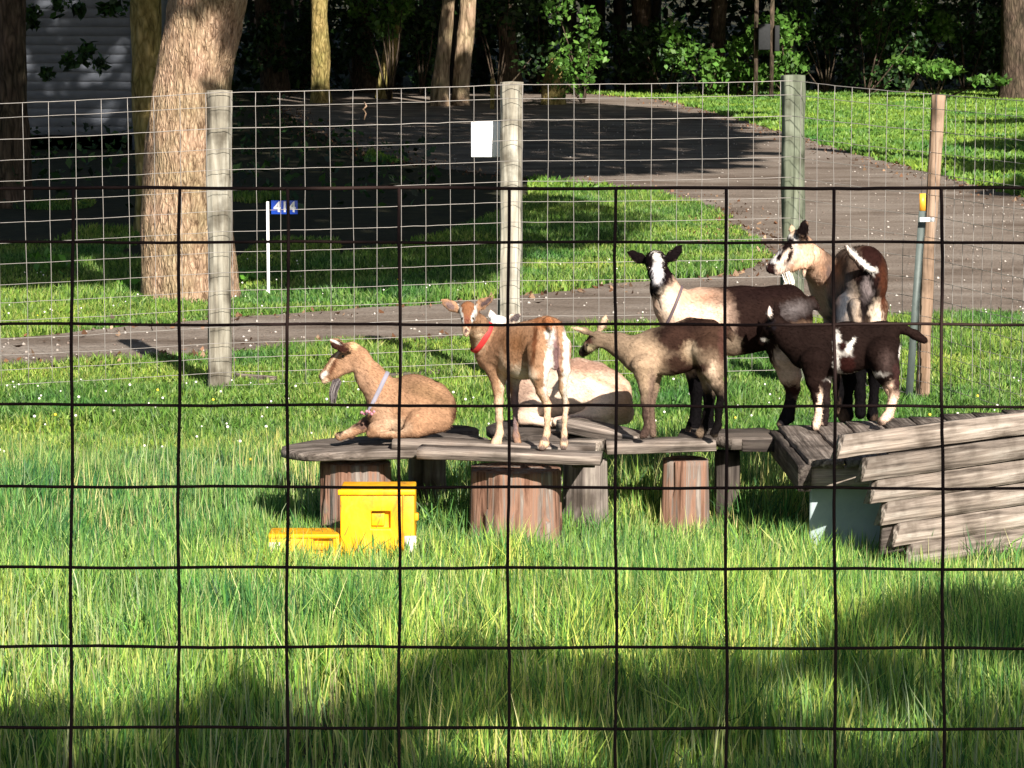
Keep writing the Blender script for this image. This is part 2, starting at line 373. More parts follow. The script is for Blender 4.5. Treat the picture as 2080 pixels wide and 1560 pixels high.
def scatter(y0, y1, dens, seed, mx=.21, pad=.4, xr=None):
    r = np.random.default_rng(seed); xm = y1 * mx + pad; n = int(dens * (y1 - y0) * 2 * xm)
    x = r.uniform(-xm, xm, n); y = r.uniform(y0, y1, n); k = np.abs(x) < y * mx + pad
    if xr: k &= (x > xr[0]) & (x < xr[1])
    return x[k], y[k]
GC = [(.11, .25, .05), (.17, .34, .065), (.28, .42, .08), (.44, .48, .16), (.06, .16, .05), (.22, .38, .07), (.035, .10, .03), (.09, .22, .06), (.38, .48, .12)]
GD = [(.40, .44, .16), (.48, .48, .24), (.33, .40, .12)]
x, y = scatter(6.6, 14.2, 7600, 11)
hs = fbm(np.stack([x * 5.5, y * 5.5, x * 0], 1), 23, 2); kk_ = np.random.default_rng(4).uniform(size=len(x)) < np.clip((hs - .28) * 5, .18, 1); x, y, hs = x[kk_], y[kk_], hs[kk_]
hn = fbm(np.stack([x * .9, y * .9, x * 0], 1), 3)
r_ = np.random.default_rng(5)
h = (.07 + .26 * np.clip(hn - .2, 0, 1)) * (.55 + .9 * hs) * r_.uniform(.5, 1.35, len(x)) * np.interp(y, [6, 9.2, 10.0, 10.9, 11.6, 12.5, 14.2], [1.15, 1.05, .8, .98, 1.15, .95, .5])
brd = np.random.default_rng(6).uniform(size=len(x)) < .12
V, F, C = blades(x, y, h, np.where(brd, r_.uniform(.009, .015, len(x)), r_.uniform(.003, .0075, len(x))), GC, .33, 12, .45)
tag(mesh_np('tall_grass', V, F, MAT['grass'], None, False, C), kind='stuff')
x, y = scatter(6.8, 12.8, 300, 21)
V, F, C = blades(x, y, r_.uniform(.14, .34, len(x)) * np.interp(y, [9, 10, 11, 12], [1, .62, .62, .9]), r_.uniform(.003, .006, len(x)), GD, .2, 22)
tag(mesh_np('dry_grass_stalks', V, F, MAT['grass'], None, False, C), kind='stuff')
SC = [(.09, .19, .03), (.14, .27, .04), (.19, .31, .05), (.25, .33, .09), (.05, .11, .02)]
x, y = scatter(13.6, 22.2, 3600, 31); k = ~inpoly(x, y, ROAD); x, y = x[k], y[k]
hn = fbm(np.stack([x * 1.6, y * 1.6, x * 0], 1), 8)
V, F, C = blades(x, y, (.03 + .12 * np.clip(hn - .2, 0, 1)) * r_.uniform(.5, 1.3, len(x)), r_.uniform(.006, .014, len(x)), SC, .8, 32)
tag(mesh_np('clover_turf', V, F, MAT['grass'], None, False, C), kind='stuff')
DARK = [tuple(G(*q)[:2]) for q in [(-900, 545), (-50, 540), (300, 556), (520, 545), (700, 520), (830, 500), (1000, 440), (1075, 400), (1075, 335), (-900, 300)]]  # grass thinned here so bare dark earth deepens the shaded ground
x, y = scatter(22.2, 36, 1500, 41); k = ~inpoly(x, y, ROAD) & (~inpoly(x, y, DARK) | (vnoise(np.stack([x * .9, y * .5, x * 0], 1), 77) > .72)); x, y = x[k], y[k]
hn = fbm(np.stack([x * .8, y * .8, x * 0], 1), 18)
V, F, C = blades(x, y, (.04 + .16 * np.clip(hn - .25, 0, 1)) * r_.uniform(.5, 1.3, len(x)), r_.uniform(.01, .022, len(x)), SC, .7, 42)
tag(mesh_np('verge_grass', V, F, MAT['grass'], None, False, C), kind='stuff')
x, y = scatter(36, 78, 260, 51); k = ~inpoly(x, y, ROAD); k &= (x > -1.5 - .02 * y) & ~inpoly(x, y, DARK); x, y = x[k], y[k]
LC = [(.11, .22, .035), (.15, .28, .04), (.19, .32, .05)]
V, F, C = blades(x, y, r_.uniform(.05, .14, len(x)), r_.uniform(.035, .07, len(x)), LC, .9, 52, .2)
tag(mesh_np('lawn_grass', V, F, MAT['grass'], None, False, C), kind='stuff')
tc_ = [(1170, 1112), (1215, 1122), (1480, 1090), (1522, 1080), (885, 1112), (932, 1122), (1562, 1104), (640, 1152), (700, 1162), (780, 1160), (1650, 1142), (1850, 1172), (1985, 1172), (1060, 1168), (1395, 1075), (1000, 1150), (590, 1150)]
rt_ = np.random.default_rng(91); xs_t = []; ys_t = []; hs_t = []
for q in tc_:
    p_ = G(*q); m_ = 130; xs_t.append(p_[0] + rt_.normal(0, .055, m_)); ys_t.append(p_[1] + rt_.normal(0, .06, m_)); hs_t.append(rt_.uniform(.5, 1.1, m_) * rt_.uniform(.16, .27))
x = np.concatenate(xs_t); y = np.concatenate(ys_t)
V, F, C = blades(x, y, np.concatenate(hs_t), rt_.uniform(.004, .011, len(x)), [(.07, .19, .05), (.11, .27, .06), (.2, .36, .07), (.05, .13, .04)], .55, 92, .4)
tag(mesh_np('grass_tufts', V, F, MAT['grass'], None, False, C), kind='stuff')
# clover flowers
x, y = scatter(13.0, 16.4, 9, 61); xx, yy = scatter(20, 26, 5, 62); x = np.r_[x, xx]; y = np.r_[y, yy]; k = ~inpoly(x, y, ROAD) & (vnoise(np.stack([x * 1.5, y * 1.5, x * 0], 1), 4) > .42); x, y = x[k], y[k]
fl = MB()
for a, b in zip(x, y):
    hh = random.uniform(.06, .13); s_ = random.uniform(.005, .009)
    fl.sphere((a, b, zt(b) + hh), (s_, s_, s_ * .9), 6, 4, (.75, .72, .66) if random.random() < .95 else (.8, .6, .05))
    fl.tube([(a, b, zt(b)), (a, b, zt(b) + hh)], .0018, 3, (.1, .2, .04), False)
tag(fl.build('clover_flowers', MAT['vcol']), kind='stuff')
# brown leaf litter at the drive's edges
rp = np.array(ROAD); r2 = np.random.default_rng(71)
sel = rp[r2.integers(0, len(rp), 5200)]; P = np.c_[sel + r2.normal(0, .16, (5200, 2)) * np.array([2.2, 1]), np.zeros(5200)]
P[:, 2] = zt(P[:, 1]) + .025
V, F, C = leaves(P, r2.uniform(.03, .075, 5200), [(.16, .075, .04), (.23, .12, .07), (.09, .05, .03), (.34, .22, .14)], 3, 72)
tag(mesh_np('leaf_litter', V, F, MAT['leaf'], None, False, C), kind='stuff')


r3 = np.random.default_rng(73); n = 5200; x = r3.uniform(-8, 9, n); y = 17.5 + 42 * r3.uniform(0, 1, n) ** 1.7; k = inpoly(x, y, ROAD); x, y = x[k], y[k]; n = len(x)
s_ = r3.uniform(.006, .02, n)[:, None, None]; oc = np.array([(1, 0, 0), (0, 1, 0), (-1, 0, 0), (0, -1, 0), (0, 0, .8), (0, 0, -.5)])[None] * s_ * r3.uniform(.6, 1.3, (n, 6, 1))
V = (oc + np.stack([x, y, zt(y) + .014], 1)[:, None]).reshape(-1, 3); F = (np.arange(n)[:, None, None] * 6 + np.array([(0, 1, 4), (1, 2, 4), (2, 3, 4), (3, 0, 4), (1, 0, 5), (2, 1, 5), (3, 2, 5), (0, 3, 5)])).reshape(-1, 3)
C = np.repeat(np.array([(.3, .26, .23), (.16, .12, .1), (.42, .38, .35)])[r3.integers(0, 3, n)], 6, 0)
tag(mesh_np('loose_stones', V, F, MAT['vcol'], None, False, C), kind='stuff')
# ------------------------------------------------------------------ GOATS: a smooth-blended body field, meshed as one continuous surface
def surface_nets(F, org, h):
    I = F < 0; nx_, ny_, nz_ = F.shape
    cnt = np.zeros((nx_ - 1, ny_ - 1, nz_ - 1), np.int8)
    for a in (0, 1):
        for b in (0, 1):
            for c in (0, 1): cnt += I[a:nx_ - 1 + a, b:ny_ - 1 + b, c:nz_ - 1 + c]
    act = (cnt > 0) & (cnt < 8); idx = np.argwhere(act); vid = -np.ones(act.shape, np.int64); vid[act] = np.arange(len(idx))
    acc = np.zeros((len(idx), 3)); num = np.zeros(len(idx)); cs = [(a, b, c) for a in (0, 1) for b in (0, 1) for c in (0, 1)]
    for p in cs:
        for ax in range(3):
            if p[ax] == 0:
                q = list(p); q[ax] = 1
                fa = F[idx[:, 0] + p[0], idx[:, 1] + p[1], idx[:, 2] + p[2]]; fb = F[idx[:, 0] + q[0], idx[:, 1] + q[1], idx[:, 2] + q[2]]
                m = (fa < 0) != (fb < 0); t = fa / np.where(m, fa - fb, 1); pt = np.tile(np.array(p, float), (len(idx), 1)); pt[:, ax] += t
                acc[m] += pt[m]; num[m] += 1
    V = org + h * (idx + acc / num[:, None]); Fs = []
    for ax in range(3):
        A = [slice(None)] * 3; B = [slice(None)] * 3; A[ax] = slice(0, -1); B[ax] = slice(1, None)
        ch = I[tuple(A)] != I[tuple(B)]; e = np.argwhere(ch); u, v = [(1, 2), (2, 0), (0, 1)][ax]
        ok = (e[:, u] > 0) & (e[:, v] > 0) & (e[:, u] < F.shape[u] - 1) & (e[:, v] < F.shape[v] - 1); e = e[ok]
        du = np.zeros(3, int); du[u] = 1; dv = np.zeros(3, int); dv[v] = 1
        g = lambda w_: vid[w_[:, 0], w_[:, 1], w_[:, 2]]
        Q = np.stack([g(e - du - dv), g(e - dv), g(e), g(e - du)], 1); s = I[e[:, 0], e[:, 1], e[:, 2]]
        Q[~s] = Q[~s][:, ::-1]; Fs.append(Q)
    return V, np.concatenate(Fs)
class Goat:
    def __init__(s, Y0): s.Y0 = Y0; s.pr = []; s.paint = []; s.extra = []
    def P(s, q): return W(q[0], q[1], s.Y0 + q[2])
    def ch(s, pts, k=.012, sc=(1, 1, 1)):
        if k != .006: pts = [(p[0], p[1], p[2], p[3] * (.87 if p[3] < 13 else .93 if p[3] < 17 and k <= .015 else 1)) for p in pts]   # lean limbs
        for a, b in zip(pts[:-1], pts[1:]):
            s.pr.append((s.P(a), s.P(b), M(a[3], s.Y0 + a[2]), M(b[3], s.Y0 + b[2]), k, np.array(sc, float)))
    def field(s, h):
        lo = np.min([np.minimum(a, b) - max(r0, r1) * 1.15 for a, b, r0, r1, *_ in s.pr], 0) - 3 * h
        hi = np.max([np.maximum(a, b) + max(r0, r1) * 1.15 for a, b, r0, r1, *_ in s.pr], 0) + 3 * h
        n = np.ceil((hi - lo) / h).astype(int) + 1; F = np.full(n, .05, np.float32); ax = [lo[i] + h * np.arange(n[i]) for i in range(3)]
        for a, b, r0, r1, k, sc in s.pr:
            mx = max(r0, r1) * 1.1 + .045 + k; l = np.minimum(a, b) - mx; u = np.maximum(a, b) + mx
            sl = []
            for i in range(3):
                i0 = max(0, int((l[i] - lo[i]) / h)); i1 = min(n[i], int((u[i] - lo[i]) / h) + 2); sl.append(slice(i0, i1))
            X, Y, Z = np.meshgrid(ax[0][sl[0]], ax[1][sl[1]], ax[2][sl[2]], indexing='ij')
            ab = (b - a) / sc; L2 = (ab ** 2).sum() + 1e-9
            px_ = (X - a[0]) / sc[0]; py_ = (Y - a[1]) / sc[1]; pz_ = (Z - a[2]) / sc[2]
            t = np.clip((px_ * ab[0] + py_ * ab[1] + pz_ * ab[2]) / L2, 0, 1)
            d = np.sqrt((px_ - t * ab[0]) ** 2 + (py_ - t * ab[1]) ** 2 + (pz_ - t * ab[2]) ** 2) - (r0 + (r1 - r0) * t)
            d = d * min(1, sc.min() * 1.2)
            f = F[tuple(sl)]; hh = np.maximum(k - np.abs(f - d), 0) / k
            F[tuple(sl)] = np.minimum(f, d) - hh * hh * k * .25
        s.F = F; s.lo = lo; s.h = h
        return F, lo
    def val(s, p):
        i = np.clip(np.round((p - s.lo) / s.h).astype(int), 0, np.array(s.F.shape) - 1); return s.F[tuple(i)]
    def spot(s, cx, cy, rx, ry, col, rot=0, soft=.12, near=None): s.paint.append((cx, cy, rx, ry, col, rot, soft, near))
    def collar(s, c, axis, mat, wd=7, off=.004, name='collar', rmax=.2):
        """band hugging the neck: cross-section found by marching out through the body field"""
        c = s.P(c); ax_ = np.array(axis, float); ax_ /= np.linalg.norm(ax_); r_ = np.cross(ax_, [0, 1, 0]); r_ /= np.linalg.norm(r_); q = np.cross(ax_, r_)
        n = 40; ring = []
        for i in range(n):
            a = 2 * np.pi * i / n; d = math.cos(a) * r_ + math.sin(a) * q; t = 0.01
            while t < rmax and s.val(c + d * t) < 0: t += s.h * .5
            ring.append(t)
        ring = np.array(ring); 
        for _ in range(3): ring = (np.roll(ring, 1) + ring * 2 + np.roll(ring, -1)) / 4
        hw = M(wd, s.Y0) / 2; V = []; F = []
        for i in range(n):
            a = 2 * np.pi * i / n; d = math.cos(a) * r_ + math.sin(a) * q
            for (o, z) in ((off, -hw), (off + .003, -hw * .8), (off + .003, hw * .8), (off, hw)): V.append(c + d * (ring[i] + o) + ax_ * z)
            for k in range(3): F.append((i * 4 + k, i * 4 + k + 1, ((i + 1) % n) * 4 + k + 1, ((i + 1) % n) * 4 + k))
        s.extra.append((name, np.array(V), np.array(F), mat, None))
    def tuft(s, a, b, r0, r1, cols, n=160, name='beard', curve=(0, 0)):
        A = s.P(a); B = s.P(b); r = np.random.default_rng(len(name) + int(a[0])); V = []; F = []; C = []
        r0 = M(r0, s.Y0); r1 = M(r1, s.Y0)
        for i in range(n):
            d = r.normal(size=3) * np.array([1, .6, 1]); d /= max(1, np.linalg.norm(d)); t1 = r.uniform(.55, 1.05)
            sx = r.normal(size=3); sx[2] *= .3; sx = sx / np.linalg.norm(sx) * .002; cv = np.array([M(curve[0], s.Y0), 0, -M(curve[1], s.Y0)])
            p = [A + d * r0, A + (B - A) * t1 * .5 + d * (r0 + r1) * .5 + cv, A + (B - A) * t1 + d * r1]
            o = len(V); V += [p[0] - sx, p[0] + sx, p[1] + sx, p[1] - sx, p[2]]; F += [(o, o + 1, o + 2), (o, o + 2, o + 3), (o + 3, o + 2, o + 4)]
            c = np.array(cols[r.integers(len(cols))]) * r.uniform(.8, 1.2); C += [c] * 5
        s.extra.append((name, np.array(V), np.array(F), MAT['hair'], np.array(C)))
    def build(s, label, base, cat='goat', group=None, eyes=(), h=.0048, back=(1, 0, -.6), nh=20000, seed=0, hl=.016, mott=.32):
        F, lo = s.field(h); V, Q = surface_nets(F, lo, h)
        # one light smoothing pass along the faces
        for _ in range(2):
            acc = np.zeros_like(V); num = np.zeros(len(V))
            for i in range(4):
                np.add.at(acc, Q[:, i], V[Q[:, (i + 1) % 4]]); np.add.at(num, Q[:, i], 1)
            V = V * .5 + .5 * acc / num[:, None]
        nrm = np.zeros_like(V); fn0 = np.cross(V[Q[:, 2]] - V[Q[:, 0]], V[Q[:, 3]] - V[Q[:, 1]])
        for i in range(4): np.add.at(nrm, Q[:, i], fn0)
        nrm /= np.linalg.norm(nrm, axis=1)[:, None] + 1e-12; px, py = topx(V)
        V = V + nrm * ((fbm(V * np.array([13, 13, 9]), seed + 21, 2) - .5) * .011 + (fbm(V * np.array([40, 40, 70]), seed + 22, 2) - .5) * .003)[:, None]; ymid = np.full(len(V), s.Y0)
        wn = np.stack([fbm(V * 26, seed + 1) - .5, fbm(V * 26 + 9, seed + 2) - .5], 1); wf = np.stack([vnoise(V * np.array([150, 150, 60]), seed + 3) - .5, vnoise(V * np.array([150, 150, 60]) + 5, seed + 4) - .5], 1)
        col = np.tile(np.array(base, float), (len(V), 1))
        for cx, cy, rx, ry, c, rot, soft, near in s.paint:
            m_ = min(rx, ry); dx = px - cx + wn[:, 0] * min(m_, 22) * .9 + wf[:, 0] * min(m_, 12) * .9; dy = py - cy + wn[:, 1] * min(m_, 22) * .9 + wf[:, 1] * min(m_, 12) * .9
            a = R(rot); u = (dx * math.cos(a) + dy * math.sin(a)) / rx; v = (-dx * math.sin(a) + dy * math.cos(a)) / ry
            k = np.clip((1 + soft - np.sqrt(u * u + v * v)) / (2 * soft), 0, 1)[:, None]
            if near is not None: k = k * ((V[:, 1] < s.Y0 + near) if near <= 5 else 1)[:, None]
            col = col * (1 - k) + np.array(c) * k
        mo = fbm(V * np.array([12, 12, 9]), seed + 6, 2)[:, None]; col = col * (1 - mott + 2 * mott * mo); col = .88 * col ** 1.15; col = np.clip(col, 0, .95)
        foot = V[np.argmin(V[:, 2])]
        root = empty('goat', (float(V[:, 0].mean()), s.Y0, float(V[:, 2].min())), label, cat, group)
        n1 = vnoise(V * 90, seed + 9) - .5
        a_, b_, c_, d_ = (V[Q[:, i]] for i in range(4)); fn = np.cross(c_ - a_, d_ - b_); ar = np.linalg.norm(fn, axis=1); fn /= ar[:, None] + 1e-12
        body = mesh_np('body', V, Q, MAT['fur'], root, True, col)
        r = np.random.default_rng(seed); fi = r.choice(len(Q), nh, p=ar / ar.sum()); u_ = r.uniform(size=(nh, 1)); v_ = r.uniform(size=(nh, 1))
        P0 = (a_[fi] * (1 - u_) + b_[fi] * u_) * (1 - v_) + (d_[fi] * (1 - u_) + c_[fi] * u_) * v_
        bk = np.array(back, float); bk /= np.linalg.norm(bk); nn = fn[fi]
        tg = bk - nn * (nn @ bk)[:, None] + r.normal(0, .14, (nh, 3)); tg /= np.linalg.norm(tg, axis=1)[:, None] + 1e-9
        sz = (r.uniform(.5, 1.2, nh) * hl * .85)[:, None]; dirv = tg * .97 + nn * .16; sd2 = np.cross(dirv, nn); sd2 /= np.linalg.norm(sd2, axis=1)[:, None] + 1e-9
        HV = np.stack([P0 - sd2 * .0011, P0 + sd2 * .0011, P0 + dirv * sz], 1).reshape(-1, 3)
        hc = col[Q[fi, 0]] * r.uniform(.7, 1.25, (nh, 1)); mesh_np('coat', HV, np.arange(3 * nh).reshape(-1, 3), MAT['hair'], root, False, np.clip(np.repeat(hc, 3, 0), 0, .95))
        for e in eyes:
            ex, ey = e[0], e[1]; er = e[2] if len(e) > 2 else 3.2
            m = (np.abs(px - ex) < 4) & (np.abs(py - ey) < 4)
            if m.any():
                cand = V[m]; p = cand[np.argmin(cand[:, 1])]; mb = MB(); rr = M(er, s.Y0); mb.sphere(p + np.array([0, rr * .35, 0]), rr, 12, 8); mb.build('eye', MAT['eye'], root, True)
        for nme, v, f, mt, c in s.extra: mesh_np(nme, v, f, mt, root, c is None, c)
        return root
TAN = (.33, .18, .10); TAN2 = (.36, .22, .14); CREAM = (.60, .45, .33); WHITE = (.70, .66, .62); DK = (.02, .01, .008); DBR = (.026, .014, .0115); BLK = (.006, .005, .006); PEACH = (.52, .31, .20); GREYB = (.16, .11, .08)

# --- lying tan goat on the left table
g = Goat(10.98)
g.ch([(806, 826, 0, 54), (845, 824, 0, 57), (876, 830, 0, 52)], .03, (1, .82, 1))
g.ch([(832, 792, 0, 27), (880, 800, 0, 22)], .04)
g.ch([(798, 838, -.03, 42), (775, 842, -.05, 30)], .03, (1, .8, 1))
g.ch([(786, 812, 0, 42), (754, 768, 0, 29), (729, 728, 0, 21), (718, 716, 0, 19)], .025, (1, .8, 1))
g.ch([(708, 716, 0, 19), (684, 735, 0, 16.5), (655, 764, 0, 9.5)], .012, (1, .8, 1))
g.ch([(704, 742, 0, 17), (680, 757, 0, 13), (658, 774, 0, 6.5)], .012, (1, .75, 1))
g.ch([(702, 703, 0, 9), (712, 706, 0, 14)], .01)
g.ch([(712, 709, -.05, 5), (696, 707, -.075, 9), (682, 699, -.085, 8), (670, 690, -.08, 3)], .006, (1, .42, 1))
g.ch([(696, 700, .04, 5), (684, 694, .07, 8), (672, 688, .08, 3)], .006, (1, .42, 1))
g.ch([(884, 846, -.07, 36), (852, 860, -.11, 25), (838, 868, -.12, 18)], .02, (1, .7, 1))
g.ch([(846, 876, -.13, 12), (800, 883, -.13, 9), (775, 884, -.12, 8)], .01)
g.ch([(778, 862, -.08, 20), (760, 872, -.1, 13), (752, 880, -.1, 10)], .012)
g.ch([(752, 880, -.1, 10), (790, 885, -.11, 8), (806, 884, -.11, 8)], .008)
g.ch([(770, 850, .05, 24), (745, 858, .04, 14), (722, 872, .02, 11), (700, 883, .0, 8.5), (686, 884, 0, 8)], .01)
g.ch([(742, 866, .0, 13), (712, 880, -.03, 10), (690, 887, -.04, 8)], .01)
g.spot(735, 790, 26, 60, (.42, .27, .185), -28, .5); g.spot(700, 870, 22, 12, CREAM, -25, .3)
g.spot(690, 872, 8, 12, BLK, 0, .3); g.spot(735, 862, 14, 12, (.16, .1, .08), 0, .4)
g.spot(663, 722, 44, 8, (.05, .022, .016), -51, .2); g.spot(676, 733, 36, 2.6, CREAM, -55, .3); g.spot(676, 746, 20, 4, (.2, .1, .06), -60, .4)
g.spot(657, 762, 10, 5.5, WHITE, -50, .3); g.spot(645, 768, 6, 8, (.14, .1, .09), 0, .3); g.spot(659, 776, 9, 5, CREAM, -30, .3)
g.spot(692, 706, 17, 9, (.06, .025, .02), 22, .2); g.spot(678, 693, 13, 2.4, WHITE, 28, .4); g.spot(718, 702, 8, 8, (.6, .42, .25), 0, .4)
g.spot(795, 865, 30, 13, CREAM, 0, .6); g.spot(868, 800, 50, 14, (.24, .15, .09), 25, .6); g.spot(780, 845, 20, 26, (.36, .24, .165), 0, .7); g.spot(928, 840, 8, 40, (.12, .06, .04), 0, .4)
g.tuft((684, 776, 0, 0), (676, 824, 0, 0), 9, 6, [(.06, .05, .055), (.12, .1, .1), (.2, .18, .18)], 260, curve=(-4, 0))
g.field(.0048); 
g.collar((768, 797, 0, 0), (-.9, 0, .43), MAT['greycollar'], 9)
mb = MB()
for i in range(7): mb.sphere(W(735 + i * 5, 838 + 3 * math.sin(i * 2), 10.98 - .13 + .02 * abs(i - 3)), M(3.4, 11), 8, 6)
g.extra.append(('collar_beads', np.concatenate(mb.V), np.concatenate(mb.F4), MAT['pinktag'], None))
g.build('tan goat with a dark grey beard lying on the left table', TAN2, eyes=[(694, 724, 3.6)], seed=1)

# --- standing tan kid with the red collar, seen from behind, looking back at the camera
g = Goat(10.72)
g.ch([(1008, 716, .13, 40), (1062, 716, .02, 47), (1112, 700, -.08, 41)], .03, (.98, .9, 1.12))
g.ch([(1020, 690, .12, 26), (1062, 684, 0, 24), (1112, 672, -.08, 32)], .03)
g.ch([(1114, 652, -.13, 12), (1120, 664, -.16, 10)], .02)
g.ch([(1002, 722, .14, 32), (985, 690, .12, 28), (968, 660, .06, 22), (956, 640, 0, 17)], .02, (1, .9, 1))
g.ch([(951, 632, -.02, 19), (950, 648, -.06, 14.5), (947, 666, -.11, 11), (946, 677, -.12, 8.5)], .01, (.92, 1, 1))
g.ch([(935, 632, .0, 5), (918, 622, .015, 9.5), (905, 614, .02, 7), (897, 609, .02, 2.5)], .006, (1, .4, 1))
g.ch([(966, 630, .0, 5), (978, 618, .02, 10), (990, 611, .03, 7), (1002, 606, .03, 2.5)], .006, (1, .4, 1))
g.ch([(1098, 715, -.12, 30), (1094, 760, -.13, 20), (1100, 795, -.12, 11), (1112, 822, -.09, 9), (1112, 850, -.12, 7.2), (1111, 880, -.13, 7.5), (1106, 900, -.15, 10), (1101, 908, -.16, 9)], .012)
g.ch([(1140, 705, -.1, 22), (1145, 750, -.1, 15), (1143, 790, -.08, 9), (1150, 820, -.05, 8), (1147, 850, -.08, 6.6), (1146, 880, -.09, 7), (1145, 900, -.1, 9), (1144, 908, -.11, 8)], .012)
g.ch([(1126, 668, -.15, 9), (1124, 700, -.16, 10), (1128, 745, -.14, 9)], .015)
g.ch([(1010, 750, .1, 26), (1012, 785, .09, 14), (1013, 815, .09, 11.5), (1015, 850, .08, 8.5), (1015, 880, .08, 8.5), (1008, 900, .06, 11), (1002, 908, .05, 10)], .012)
g.ch([(1042, 750, .14, 22), (1045, 790, .13, 11), (1045, 820, .13, 9), (1047, 860, .11, 7), (1048, 885, .1, 7.5), (1052, 900, .08, 9)], .012)
for q in ((945, 640, 5, 27, 8), (957, 640, 5, 27, -8)): pass
g.spot(1015, 880, 20, 75, CREAM, 0, .3); g.spot(1110, 860, 24, 62, (.68, .48, .34), 0, .3); g.spot(1146, 860, 16, 80, CREAM, 0, .3)
g.spot(1116, 735, 9, 72, WHITE, 6, .25); g.spot(1150, 740, 8, 80, WHITE, 0, .3); g.spot(1118, 677, 11, 11, WHITE, 0, .3); g.spot(1153, 681, 9, 10, WHITE, 0, .3)
g.spot(1130, 730, 7, 50, (.24, .15, .15), 0, .35); g.spot(1046, 830, 9, 60, (.22, .16, .16), 0, .3)
g.spot(1060, 762, 22, 20, (.6, .52, .42), 0, .6); g.spot(1022, 765, 7, 50, CREAM, -6, .4)
g.spot(1050, 700, 34, 26, (.20, .105, .055), 0, .7); g.spot(1086, 700, 5, 50, (.14, .06, .03), 6, .5); g.spot(1110, 655, 26, 14, (.32, .14, .065), 0, .5)
g.spot(972, 690, 12, 22, CREAM, -10, .5)
g.spot(950, 634, 16, 24, (.29, .14, .075), 0, .3); g.spot(938, 640, 4, 18, WHITE, -12, .25); g.spot(963, 638, 4.6, 19, WHITE, 12, .25); g.spot(949, 655, 5, 14, (.22, .09, .06), 0, .5)
g.spot(946, 674, 10, 9, CREAM, 0, .3); g.spot(946, 672, 4, 5, (.12, .07, .07), 0, .3)
g.spot(914, 620, 12, 6, (.2, .14, .13), 30, .3); g.spot(985, 614, 13, 7, (.1, .07, .07), -35, .3)
for fx, fy in ((1002, 911), (1052, 905), (1108, 892), (1147, 892), (1103, 912), (1145, 912)): g.spot(fx, fy, 9, 6, (.2, .15, .13), 0, .4)
g.field(.0046)
g.collar((978, 688, .1, 0), (-.86, -.2, .46), MAT['redcollar'], 12)
g.build('tan kid in a red collar standing with its rear to us, looking back', TAN2, eyes=[(936, 645, 3), (964, 643, 3)], seed=2, h=.0044, back=(.7, -.6, -.8), hl=.013)

# --- cream goat lying behind the kid
g = Goat(11.75)
g.ch([(1085, 806, 0, 52), (1150, 796, 0, 56), (1190, 794, 0, 56), (1232, 808, 0, 52)], .03, (1, .9, 1))
g.ch([(1165, 765, 0, 28), (1230, 785, 0, 30)], .03); g.ch([(1110, 756, 0, 14), (1175, 741, 0, 12), (1215, 752, .02, 14), (1262, 786, 0, 16)], .025)
g.ch([(1246, 818, -.06, 40), (1215, 838, -.12, 24), (1180, 850, -.16, 13), (1130, 856, -.17, 10)], .015)
g.ch([(1262, 838, -.02, 26), (1230, 857, -.1, 14), (1170, 860, -.12, 10)], .012)
g.ch([(1080, 830, -.08, 26), (1060, 848, -.12, 15), (1110, 858, -.14, 10), (1140, 857, -.14, 9)], .012)
g.ch([(1066, 790, 0, 40), (1045, 735, 0, 27), (1028, 690, 0, 21), (1018, 664, 0, 18)], .02)
g.ch([(1014, 660, 0, 18), (992, 676, 0, 14), (972, 692, 0, 9)], .012, (1, .8, 1))
g.ch([(1012, 650, 0, 8), (1002, 646, 0, 7)], .01)
g.ch([(1030, 656, -.03, 5), (1042, 648, -.03, 9), (1056, 640, -.03, 4)], .006, (1, .4, 1))
g.ch([(1004, 654, .03, 5), (998, 640, .05, 6), (996, 630, .05, 2)], .006, (1, .4, 1))
g.spot(1180, 742, 130, 17, (.34, .22, .17), 6, .6); g.spot(1268, 812, 22, 50, (.50, .34, .24), 0, .8); g.spot(1060, 790, 26, 60, (.42, .3, .24), 0, .6)
g.spot(1170, 850, 45, 5, (.32, .22, .2), 0, .5); g.spot(1215, 770, 50, 6, (.55, .35, .26), 24, .7); g.spot(1010, 648, 18, 12, (.86, .85, .84), 0, .3); g.spot(1046, 646, 14, 7, (.11, .09, .09), -30, .3)
g.build('cream and pinkish goat lying on the round table behind the red-collared kid', (.74, .60, .49), eyes=[(1002, 664, 3.4)], seed=3, nh=18000)

# --- grey-brown kid standing in the middle, head turned away
g = Goat(11.05)
g.ch([(1312, 722, 0, 45), (1370, 712, 0, 47), (1432, 698, 0, 44)], .03, (1, .78, 1))
g.ch([(1330, 690, 0, 22), (1400, 668, 0, 19), (1445, 668, 0, 18)], .03)
g.ch([(1288, 716, 0, 34), (1255, 700, .02, 23), (1222, 690, .03, 17)], .02, (1, .82, 1))
g.ch([(1212, 690, .03, 18), (1198, 702, .05, 14.5), (1184, 716, .09, 10)], .01, (1, .85, 1))
g.ch([(1206, 680, .0, 5), (1188, 672, -.02, 7.5), (1172, 668, -.03, 5.5), (1157, 664, -.03, 2)], .006, (1, .45, 1))
g.ch([(1214, 676, .06, 5), (1222, 662, .07, 7.5), (1228, 650, .07, 5.5), (1231, 636, .07, 2)], .006, (1, .45, 1))
g.ch([(1310, 745, -.06, 30), (1312, 785, -.07, 15), (1311, 815, -.07, 11), (1312, 845, -.07, 8), (1313, 870, -.07, 8), (1310, 880, -.08, 10), (1305, 886, -.09, 9)], .012)
g.ch([(1325, 750, .06, 24), (1328, 790, .07, 12), (1323, 820, .07, 9), (1324, 855, .07, 7), (1326, 882, .06, 9)], .012)
